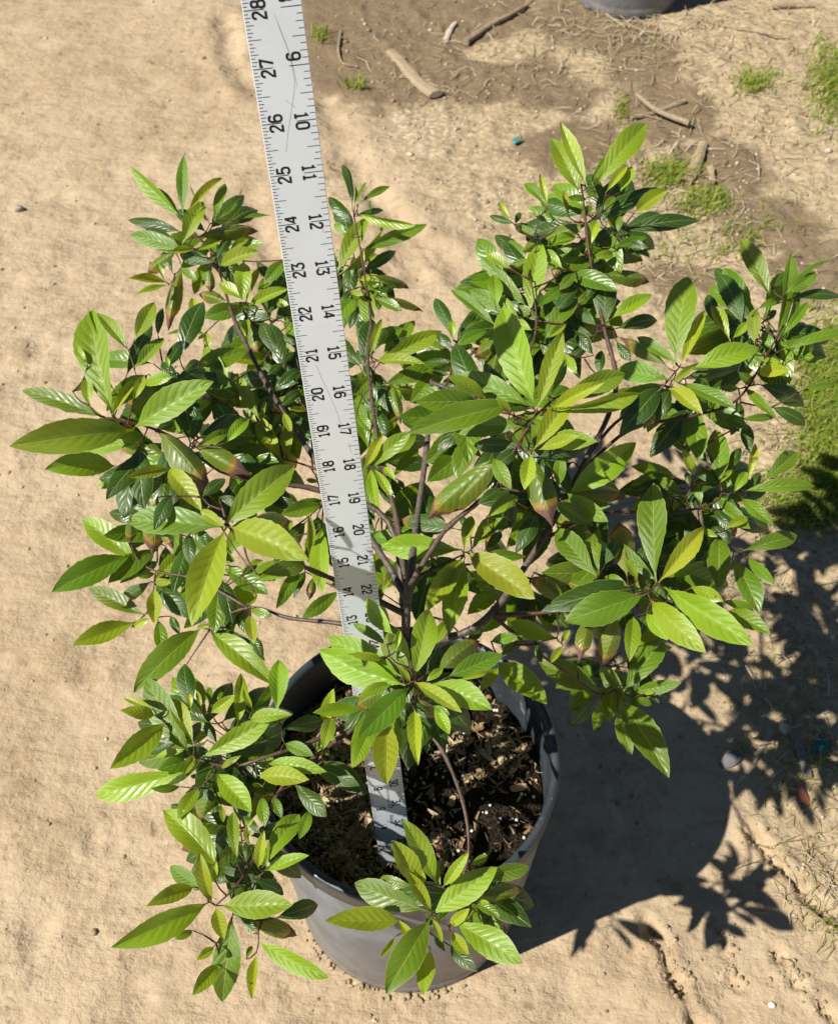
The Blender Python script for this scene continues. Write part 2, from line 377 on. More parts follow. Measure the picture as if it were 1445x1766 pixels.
def soil_mat():
    k = NT("potting_soil"); o = k.obj(); n = k.noise(260, 5, .7, o); v = k.n("ShaderNodeTexVoronoi"); v.inputs["Scale"].default_value = 420; k.put(v.inputs["Vector"], o)
    c = k.mix(k.ramp(n, .35, .65), (.012, .009, .006), (.05, .034, .022)); c = k.mix(k.ramp(n, .66, .76, 0, .5), c, (.24, .17, .10))
    return k.done(k.pbsdf(c, .95, .1, k.bump(k.math('ADD', n, v.outputs[0]), .9, .004)))
mesh_obj("soil_bed", Vs, Fs, soil_mat(), soil, True)
def chip_mesh(l, w_, h_, seed):
    r = np.random.default_rng(seed); n = 4; V = []
    for q in range(n + 1):
        x = (q / n - .5) * l; ww = w_ * (.5 + .5 * math.sin(math.pi * (.15 + .7 * q / n))) ; b = .12 * l * math.sin(math.pi * q / n) * r.uniform(-.3, .6)
        for sy, sz in ((-1, -1), (1, -1), (1, 1), (-1, 1)):
            V.append((x + r.uniform(-.04, .04) * l, sy * ww * .5 * r.uniform(.75, 1.2), b + sz * h_ * .5 * r.uniform(.7, 1.2)))
    Fc = [(q * 4 + k, q * 4 + (k + 1) % 4, q * 4 + 4 + (k + 1) % 4, q * 4 + 4 + k) for q in range(n) for k in range(4)] + [(3, 2, 1, 0), (n * 4, n * 4 + 1, n * 4 + 2, n * 4 + 3)]
    return np.array(V), Fc
CHIPC = [(.46, .36, .21), (.40, .29, .16), (.52, .43, .27), (.33, .22, .12), (.26, .16, .09), (.45, .33, .18)]
def sunlit_cover(x, y):  # pale chips kept where sun falls, thinned on the right to imitate leaf shade
    return max(sstep(.6, -1.6, x) * .9, math.exp(-((x - 1.3) ** 2 + (y - 1.2) ** 2) / .4) * .8, math.exp(-((x - 3.4) ** 2 + (y - .9) ** 2) / .8), math.exp(-((x - 2.3) ** 2 + (y - .4) ** 2) / .4) * .7, math.exp(-((x - .9) ** 2 + (y + 2.2) ** 2) / .4), .05)
chips = []
for s_ in range(12):
    V, Fc = chip_mesh(*[(.95, .22, .11), (.6, .26, .12), (.8, .15, .1), (.5, .3, .14)][s_ % 4], s_)
    o = mesh_obj("bark_chip", V, Fc, M_CHIP, None, False, None, np.tile((*CHIPC[s_ % 6], 1), (len(V), 1))); chips.append(o.data); bpy.data.objects.remove(o)
for q in range(560):
    a, r = rng.uniform(0, 2 * np.pi), 4.5 * math.sqrt(rng.uniform(0, 1)); x, y = r * math.cos(a), r * math.sin(a)
    if rng.uniform() > sunlit_cover(x, y): continue
    o = bpy.data.objects.new("bark_chip", chips[q % 12]); COL.objects.link(o); o.parent = soil
    o.location = (x * IN, y * IN, (float(soil_h(np.array([x]), np.array([y]))[0]) + .06) * IN)
    o.rotation_euler = (rng.normal() * .35, rng.normal() * .35, rng.uniform(0, 6.28)); sc_ = rng.uniform(.45, 1.0); o.scale = (sc_,) * 3
acc = Acc()
def strip3(p, d, l, w_, h_):    # a small splinter
    d = unit(d); s_ = unit(np.cross(d, (0, 0, 1.0)) + 1e-4); n = np.cross(s_, d); k = rng.normal(size=3) * l * .12
    P = [p - d * l / 2, p + n * abs(k[2]) + s_ * k[1], p + d * l / 2]
    V = []
    for j, q in enumerate(P):
        ww = w_ * (1 if j == 1 else .55); V += [q - s_ * ww / 2, q + s_ * ww / 2, q + n * h_]
    return V, [(0, 1, 4, 3), (1, 2, 5, 4), (2, 0, 3, 5), (3, 4, 7, 6), (4, 5, 8, 7), (5, 3, 6, 8)]
for q in range(6500):
    a, r = rng.uniform(0, 2 * np.pi), 4.6 * math.sqrt(rng.uniform(0, 1)); x, y = r * math.cos(a), r * math.sin(a)
    if rng.uniform() > sunlit_cover(x, y): continue
    V, Fc = strip3(np.array([x, y, float(soil_h(np.array([x]), np.array([y]))[0]) + rng.uniform(.02, .12)]), np.array([*rng.normal(size=2), rng.normal() * .5]), rng.uniform(.12, .5), rng.uniform(.03, .11), .03)
    c = np.array(CHIPC[rng.integers(6)]) * rng.uniform(.5, 1.05); acc.add(V, Fc, (*c, 1))
tag(acc.obj("mulch_fibres", M_CHIP, soil), kind="stuff")
ICO = None
def ico(sub=1):
    bm = bmesh.new(); bmesh.ops.create_icosphere(bm, subdivisions=sub, radius=1); V = np.array([v.co[:] for v in bm.verts]); Fc = [tuple(v.index for v in f.verts) for f in bm.faces]; bm.free(); return V, Fc
ICOV, ICOF = ico(1); ICO2V, ICO2F = ico(2)
acc = Acc()
for q in range(170):
    a, r = rng.uniform(0, 2 * np.pi), 4.5 * math.sqrt(rng.uniform(0, 1)); x, y = r * math.cos(a), r * math.sin(a)
    acc.add(ICOV * rng.uniform(.03, .075) * rng.uniform(.8, 1.2, ICOV.shape) + (x, y, float(soil_h(np.array([x]), np.array([y]))[0]) + .08), ICOF, (.75, .75, .72, 1))
tag(acc.obj("perlite", M_CHIP, soil, True), kind="stuff")

# ------------------------------------------------------------------ yardstick
def ruler():
    z2, z28 = 32.4, 17.5
    k = 26 / np.linalg.norm(at(684, 1484, z2) - at(470, 14, z28))
    p2, p28 = at(684, 1484, z2 * k), at(470, 14, z28 * k)
    Yv = unit(p28 - p2); mid = (p2 + p28) / 2; n = unit(CAM - mid); n = unit(n - Yv * (n @ Yv)); Xv = np.cross(Yv, n)
    Wd = k * 1.0; o0 = p2 - Yv * 2
    Mx = Matrix(((Xv[0], Yv[0], n[0], o0[0] * IN), (Xv[1], Yv[1], n[1], o0[1] * IN), (Xv[2], Yv[2], n[2], o0[2] * IN), (0, 0, 0, 1)))
    t = empty("yardstick"); t.matrix_world = Mx; tag(t, "tall aluminium yardstick with black inch marks standing in the pot", "ruler")
    h, T, b = Wd / 2, .035, .012
    prof = [(-h, -T), (h, -T), (h, -b), (h - b, 0), (-h + b, 0), (-h, -b)]
    V = [(x, y, z) for y in (0, 36) for x, z in prof]
    Fc = [tuple(range(6)), tuple(range(11, 5, -1))] + [(q, q + 6, (q + 1) % 6 + 6, (q + 1) % 6) for q in range(6)]
    K = NT("brushed_aluminium"); ob = K.obj(); mp = K.n("ShaderNodeMapping"); mp.inputs["Scale"].default_value = (300, 4, 1); K.put(mp.inputs[0], ob)
    nn = K.noise(4, 3, .6, mp.outputs[0]); sm = K.noise(35, 4, .6, ob); sc = K.noise(9, 2, .5, ob)
    wv = K.n("ShaderNodeTexWave"); wv.inputs["Scale"].default_value = 3.0; wv.inputs["Distortion"].default_value = 9.0; wv.inputs["Detail"].default_value = 1.0; wv.inputs["Detail Scale"].default_value = .6; K.put(wv.inputs[0], ob)
    c = K.mix(K.ramp(sm, .35, .7, 0, .35), (.72, .775, .81), (.62, .66, .69)); c = K.mix(K.math('MULTIPLY', K.ramp(wv.outputs[1], .985, .999), K.ramp(sc, .5, .6, 0, .35)), c, (.3, .31, .32))
    alu = K.done(K.pbsdf(c, K.ramp(nn, .3, .7, .42, .52), .5, K.bump(nn, .05, .0003), .35))
    mesh_obj("blade", V, Fc, alu, t)
    ink = flat_mat("black_ink", (.012, .012, .013), .5, .3)
    def q4(a, x0, x1, y, th, z=.0025): a.add([(x0, y - th, z), (x1, y - th, z), (x1, y + th, z), (x0, y + th, z)], [(0, 1, 2, 3)])
    L = Acc(); Rr = Acc()
    for i in range(1, 36 * 16):
        y = i / 16; ln = .36 if i % 16 == 0 else .235 if i % 8 == 0 else .15 if i % 4 == 0 else .115 if i % 2 == 0 else .085
        q4(L, -h + .012, -h + ln * Wd, y, .006 if i % 16 else .0075)
    for i in range(1, 36 * 8):
        y = 36 - i / 8; ln = .36 if i % 8 == 0 else .235 if i % 4 == 0 else .14 if i % 2 == 0 else .11
        q4(Rr, h - .012, h - ln * Wd, y, .006 if i % 8 else .0075)
    L.obj("tick_marks", ink, t); Rr.obj("tick_marks", ink, t)
    D = {'0': [[(.2, 0), (.07, .08), (.03, .22), (.03, .78), (.07, .92), (.2, 1), (.38, 1), (.51, .92), (.55, .78), (.55, .22), (.51, .08), (.38, 0), (.2, 0)]],
         '1': [[(.1, .8), (.3, .97), (.3, .02)], [(.1, 0), (.5, 0)]],
         '2': [[(.04, .74), (.08, .92), (.2, 1), (.38, 1), (.51, .92), (.54, .76), (.49, .6), (.08, .16), (.05, .0), (.57, 0)]],
         '3': [[(.04, .86), (.04, 1), (.53, 1), (.27, .58), (.36, .57), (.51, .48), (.56, .28), (.51, .08), (.38, 0), (.2, 0), (.07, .05), (.02, .2)]],
         '4': [[(.44, 0), (.44, 1)], [(.42, .99), (.02, .28), (.6, .28)]],
         '5': [[(.54, 1), (.1, 1), (.06, .52), (.2, .61), (.38, .61), (.52, .52), (.56, .3), (.51, .08), (.38, 0), (.2, 0), (.07, .05), (.02, .2)]],
         '6': [[(.53, .82), (.48, .95), (.38, 1), (.2, 1), (.08, .92), (.03, .75), (.03, .22), (.08, .07), (.2, 0), (.38, 0), (.51, .07), (.56, .22), (.56, .38), (.51, .52), (.38, .58), (.2, .58), (.06, .48)]],
         '7': [[(.04, .84), (.04, 1), (.56, 1), (.24, 0)]],
         '8': [[(.2, .53), (.09, .6), (.06, .76), (.09, .93), (.2, 1), (.38, 1), (.49, .93), (.52, .76), (.49, .6), (.38, .53), (.51, .45), (.56, .26), (.51, .07), (.38, 0), (.2, 0), (.07, .07), (.02, .26), (.07, .45), (.2, .53)], [(.2, .535), (.38, .535)]]}
    D['9'] = [[(.58 - x, 1 - y) for x, y in D['6'][0]]]
    def ribbon(P, th):
        P = np.array(P); n = len(P); V = []
        closed = np.allclose(P[0], P[-1])
        for i in range(n):
            a = P[i - 1] if i else (P[-2] if closed else P[0]); c = P[i + 1] if i < n - 1 else (P[1] if closed else P[-1])
            d1, d2 = P[i] - a, c - P[i]; d1 = d1 if np.hypot(*d1) > 0 else d2; d2 = d2 if np.hypot(*d2) > 0 else d1
            d1, d2 = d1 / np.hypot(*d1), d2 / np.hypot(*d2); d = d1 + d2; d = d / max(np.hypot(*d), .3); cs = max(.6, d @ d1)
            nn = np.array([-d[1], d[0]]) * th / 2 / cs; V += [P[i] - nn, P[i] + nn]
        return V, [(2 * i, 2 * i + 2, 2 * i + 3, 2 * i + 1) for i in range(n - 1)]
    def number(txt, cx, cy, left, hgt=.235):
        for_ = [(c, j) for j, c in enumerate(txt)]; a = Acc(); wtot = len(txt) * .86 - .28
        for c, j in for_:
            for kk, pl in enumerate(D[c]):
                V2, Fc2 = ribbon(pl, .185); out = []
                for x, y in V2:
                    gx = (x + j * .86 - wtot / 2 + .0) * hgt * .92; gy = (y - .5) * hgt
                    out.append((cx - gy, cy + gx, .0045 + .0012 * kk) if left else (cx + gy, cy - gx, .0045 + .0012 * kk))
                a.add(out, Fc2)
        o = a.obj("numeral", ink, t)
    for v in range(1, 36):
        s1 = str(v); two = v > 9
        number(s1, -h + .265 * Wd, v if two else v - .16, True); number(s1, h - .265 * Wd, (36 - v) if two else 36 - v + .16, False)
    def words(txt, y, size, x):
        c = bpy.data.curves.new("maker_text", 'FONT'); c.body = txt; c.size = size * IN; c.align_x = 'LEFT'
        o = bpy.data.objects.new("maker_text", c); COL.objects.link(o); bpy.context.view_layer.update()
        me = bpy.data.meshes.new_from_object(o.evaluated_get(bpy.context.evaluated_depsgraph_get())); bpy.data.objects.remove(o)
        q = bpy.data.objects.new("maker_text", me); COL.objects.link(q); me.materials.append(ink); q.parent = t
        q.location = (x * IN, y * IN, .004 * IN); q.rotation_euler = (0, 0, math.pi / 2)
    words("EMPIRE", 4.0, .15, .09); words("MADE IN USA", 5.12, .10, .06)
    a = Acc(); V2, Fc2 = ribbon([(.0, .0), (.05, -.06), (.11, .02), (.07, .1), (.0, .12), (-.05, .06), (-.02, 0), (.08, -.1)], .03)
    a.add([(x + .03, y + 4.88, .004) for x, y in V2], Fc2); a.obj("maker_mark", ink, t)
    gr = flat_mat("scratch_grey", (.40, .42, .44), .6, .3); a = Acc()
    for pl in ([(.02, 27.9), (.16, 27.3), (.21, 26.75), (.12, 26.35), (-.02, 25.9), (-.14, 25.45)], [(.05, 27.75), (.19, 27.2), (.25, 26.6)], [(0, 26.4), (.16, 26.25)], [(-.18, 20.75), (-.08, 20.3), (.1, 19.6), (.18, 19.1)], [(.3, 18.6), (.33, 18.3)], [(.1, 13.6), (.3, 13.75)], [(-.2, 24.9), (-.12, 24.85)], [(.36, 11.9 + 12), (.36, 23.75)]):
        V2, Fc2 = ribbon([tuple(p) for p in spline(np.array(pl), 6)], .012); a = Acc(); a.add([(x, y, .0018) for x, y in V2], Fc2); a.obj("scratch", gr, t)
    return Mx
RULER_M = ruler()

# ------------------------------------------------------------------ shrub
shrub = empty("leafy_shrub", (POT[0], POT[1], SZ))
tag(shrub, "bushy green shrub with glossy pointed leaves growing in the near black pot", "shrub")
# stems: (radius at base, at tip, colour at base, at tip, [(px, py, depth)...]); 0 = grey bark, 1 = reddish young stem
GREY, RED, DARK = (.125, .102, .084), (.085, .026, .017), (.09, .055, .04)
TRUNK0 = np.array([POT[0] + .15, POT[1] + .3, SZ - .6])
STEMS = {
 'trunk': (.30, .21, 0, 0, [TRUNK0, (697, 1210, 31.8), (698, 1120, 29.6), (702, 1035, 28.2)]),
 'spine': (.20, .13, 0, 0, [(702, 1040, 28.2), (708, 985, 28.2), (720, 890, 29.6), (736, 770, 30.8), (744, 655, 31.8)]),
 'topleft': (.16, .06, 0, 1, [(704, 1040, 28.2), (660, 960, 28.8), (545, 795, 31), (470, 680, 32.6), (428, 600, 34), (402, 545, 34.6), (385, 490, 35.5), (368, 440, 35.9), (335, 400, 35.9)]),
 'farleft': (.15, .06, .3, 1, [(700, 1080, 29), (670, 900, 29.8), (552, 846, 30), (460, 832, 29.8), (380, 812, 29.6), (290, 750, 29.2), (205, 722, 28.9)]),
 'left': (.13, .05, .2, 1, [(700, 1060, 28.6), (600, 1010, 27.8), (520, 975, 26), (450, 932, 23.6), (400, 914, 22.4), (382, 870, 22.4)]),
 'leftlow': (.13, .05, .3, .8, [(698, 1100, 29), (590, 1076, 29.6), (500, 1066, 30.2), (430, 1048, 30.6), (345, 1082, 31)]),
 'leftmost': (.08, .04, .5, 1, [(430, 1049, 30.6), (340, 1000, 31.3), (270, 985, 31.8), (235, 960, 32), (220, 900, 32)]),
 'lowleft': (.13, .05, .3, .8, [(697, 1190, 31.3), (620, 1238, 29.8), (540, 1278, 29.0), (470, 1302, 28.6), (400, 1322, 28.6), (340, 1310, 28.6)]),
 'bottomleft': (.10, .045, .5, 1, [(620, 1250, 29.4), (540, 1308, 29.0), (478, 1370, 28.5), (445, 1470, 27.8), (405, 1530, 27.2), (372, 1562, 27.0)]),
 'front': (.11, .06, 0, 1, [(702, 1180, 31.0), (735, 1250, 30.3), (768, 1305, 29.6), (797, 1380, 28.7), (808, 1450, 28.2), (798, 1510, 27.9), (748, 1580, 27.7)]),
 'midfront': (.12, .06, .3, 1, [(698, 1120, 29.4), (715, 1160, 27), (708, 1178, 25.2), (707, 1170, 24.4)]),
 'centre': (.13, .07, .4, 1, [(706, 1010, 28), (765, 918, 27.4), (820, 870, 26.9), (860, 830, 26.6), (885, 780, 26.2), (912, 735, 25.9)]),
 'centrelow': (.09, .05, .6, 1, [(708, 1000, 28.1), (750, 980, 28.6), (797, 957, 28.8)]),
 'right': (.19, .07, 0, 1, [(700, 1110, 29.2), (790, 1095, 29.0), (848, 1058, 28.8), (900, 985, 29.2), (948, 908, 29.5), (1000, 810, 30.0), (1048, 718, 30.5), (1062, 650, 30.9), (1040, 560, 31.4), (1018, 450, 32.2), (1008, 370, 32.6), (1002, 318, 32.8)]),
 'rightmid': (.11, .05, .6, 1, [(845, 1062, 28.8), (940, 1056, 28.6), (1040, 1040, 28.4), (1125, 1016, 28)]),
 'rightwhorl': (.09, .05, .6, 1, [(1010, 790, 29.6), (1060, 730, 29.7), (1120, 690, 29.6), (1165, 640, 29.4)]),
 'farright': (.09, .05, .7, 1, [(1000, 815, 30.5), (1085, 742, 30.4), (1200, 716, 30.3), (1270, 690, 30.4), (1320, 615, 30.8), (1350, 560, 31.0)]),
 'rightback': (.09, .05, .6, 1, [(935, 930, 29.5), (1045, 885, 29.8), (1150, 886, 30.6), (1240, 860, 30.8), (1230, 800, 31.0)]),
 'rightlow': (.09, .045, .6, 1, [(850, 1062, 28.9), (920, 1120, 30.2), (985, 1165, 31.2), (1036, 1198, 32), (1075, 1180, 32)]),
 'backright': (.10, .05, .4, .9, [(745, 660, 30.2), (850, 690, 30.0), (905, 620, 30.4), (925, 560, 30.8), (915, 480, 31.2)]),
 'sidebud': (.06, .035, .7, 1, [(744, 700, 31.4), (772, 660, 32), (785, 600, 32.3)]),
 'behindruler': (.12, .05, .2, .9, [(702, 1035, 28.3), (685, 900, 29.8), (655, 780, 31.2), (635, 630, 33), (640, 560, 34), (625, 450, 35.4), (610, 370, 36)]),
 'rulerside': (.07, .035, .6, 1, [(698, 1010, 28.7), (683, 920, 29.6), (672, 860, 30.4), (634, 795, 31)]),
 'inner': (.07, .035, .6, 1, [(560, 815, 31.4), (520, 800, 32), (490, 792, 32.2)]),
}
NODES = []           # (point, stem name)
SPTS = {}
for nm, (r0, r1, c0, c1, P) in STEMS.items():
    W = [p if isinstance(p, np.ndarray) else at(*p) for p in P]
    Q = spline(W, 5); SPTS[nm] = Q
    for j, q in enumerate(Q):
        if j >= len(Q) * .25: NODES.append((q, nm))
def bcol(t):
    g, r = np.array(GREY), np.array(RED); return tuple(g + (r - g) * t)
STEM_ACC = {n: Acc() for n in STEMS}
for nm, (r0, r1, c0, c1, P) in STEMS.items():
    Q = SPTS[nm]; n = len(Q); t = np.linspace(0, 1, n)
    rad = r0 + (r1 * .7 - r0) * t + .012 * rng.normal(size=n) * (r0 > .1)
    V, Fc = tube(Q, rad * .66, 8); STEM_ACC[nm].add(V, Fc)
    STEM_ACC[nm].C.append(np.array([(*bcol(c0 + (c1 - c0) * t[i // 8]), 1) for i in range(n * 8)]))
    for j in range(3, n, 4):         # leaf scars
        e = ICOV * (rad[j] * .8, rad[j] * .8, rad[j] * .35) + Q[j]; STEM_ACC[nm].add(e, ICOF, (*bcol(min(1, c0 + .3)), 1))

# leaf meshes: unit length along +Y, unit width along X, upper face +Z
def leaf_mesh(kind, seed, nl=20, nw=8):
    r = np.random.default_rng(seed); V = []; UV = []
    fold = {'y': .60, 'g': .46, 'm': .34, 'd': .10, 'c': -.50}[kind] + r.uniform(-.12, .12)
    arch = {'y': .02, 'g': .05, 'm': .06, 'd': .10, 'c': .13}[kind] + r.uniform(-.05, .07)
    curl = {'y': .10, 'g': -.22, 'm': -.30, 'd': -.60, 'c': -.75}[kind] + r.uniform(-.06, .06)
    sway, twist = r.uniform(-.05, .05), r.uniform(-.5, .5); ph = r.uniform(0, 6.28); peak = r.uniform(.46, .60)
    for i in range(nl + 1):
        t = i / nl
        tb = max(0.0, (t - .075) / .925); q = tb ** (math.log(.5) / math.log(peak))
        hw = .5 * max(.0, math.sin(math.pi * q)) ** (.66 if t < .6 else .80)
        if .15 < t < .96: hw *= 1 + (.022 if i % 2 else -.012) * (1.4 if kind in 'ym' else 1)
        if t <= .08: hw = .03
        if t > .999: hw = .012
        if kind == 'c' and t > .72: hw *= 1 - .35 * (t - .72) / .28 + .12 * math.sin(25 * t + ph)
        hook = -.55 * max(0, t - .78) ** 1.3 if kind == 'c' else (-.25 * max(0, t - .8) ** 1.5 if kind == 'd' else 0)
        for j in range(nw + 1):
            a = j / nw * 2 - 1; x = a * hw * (1 + .02 * math.sin(40 * t + ph + 3 * a)); ab = abs(x)
            z = arch * 4 * t * (1 - t) + fold * ab * .36 + curl * x * x * .9 * .36 + hook
            z += .020 * math.sin(9 * t + ph) * a + .010 * math.sin(11 * 6.283 * (t - .13 * abs(a))) * abs(a) * (1 - abs(a)) * 1.2
            z += twist * x * (t - .4) * .36
            V.append((x + sway * 4 * t * (1 - t) * .36, t + (.0 if kind != 'c' else -.02 * abs(a)), z)); UV.append((j / nw, t))
    Fc = [(i * (nw + 1) + j, i * (nw + 1) + j + 1, (i + 1) * (nw + 1) + j + 1, (i + 1) * (nw + 1) + j) for i in range(nl) for j in range(nw)]
    return np.array(V), Fc, np.array(UV)
LM = {}
for kd in 'ygmdc':
    LM[kd] = []
    for s_ in range(9):
        V, Fc, UV = leaf_mesh(kd, s_ + 50 * 'ygmdc'.index(kd))
        o = mesh_obj("leaf", V / IN, Fc, M_LEAF, None, True, UV); me = o.data; bpy.data.objects.remove(o); LM[kd].append((me, V, Fc, UV))
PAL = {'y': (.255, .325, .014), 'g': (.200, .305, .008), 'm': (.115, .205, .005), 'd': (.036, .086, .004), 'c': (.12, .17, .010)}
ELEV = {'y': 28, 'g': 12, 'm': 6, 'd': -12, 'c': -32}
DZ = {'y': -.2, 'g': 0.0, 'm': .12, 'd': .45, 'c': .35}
CROPS = {'A': (0, 200, .35986), 'B': (0, 640, .38754), 'C': (120, 1140, .35436), 'D': (440, 1100, .38754), 'E': (540, 980, .3045), 'F': (660, 520, .31834),
         'G': (780, 180, .33218), 'H': (1040, 400, .28028), 'I': (880, 800, .391), 'J': (540, 270, .16609), 'K': (600, 480, .26052), 'L': (320, 460, .23788),
         'N': (380, 860, .18127), 'P': (0, 0, 1.0)}
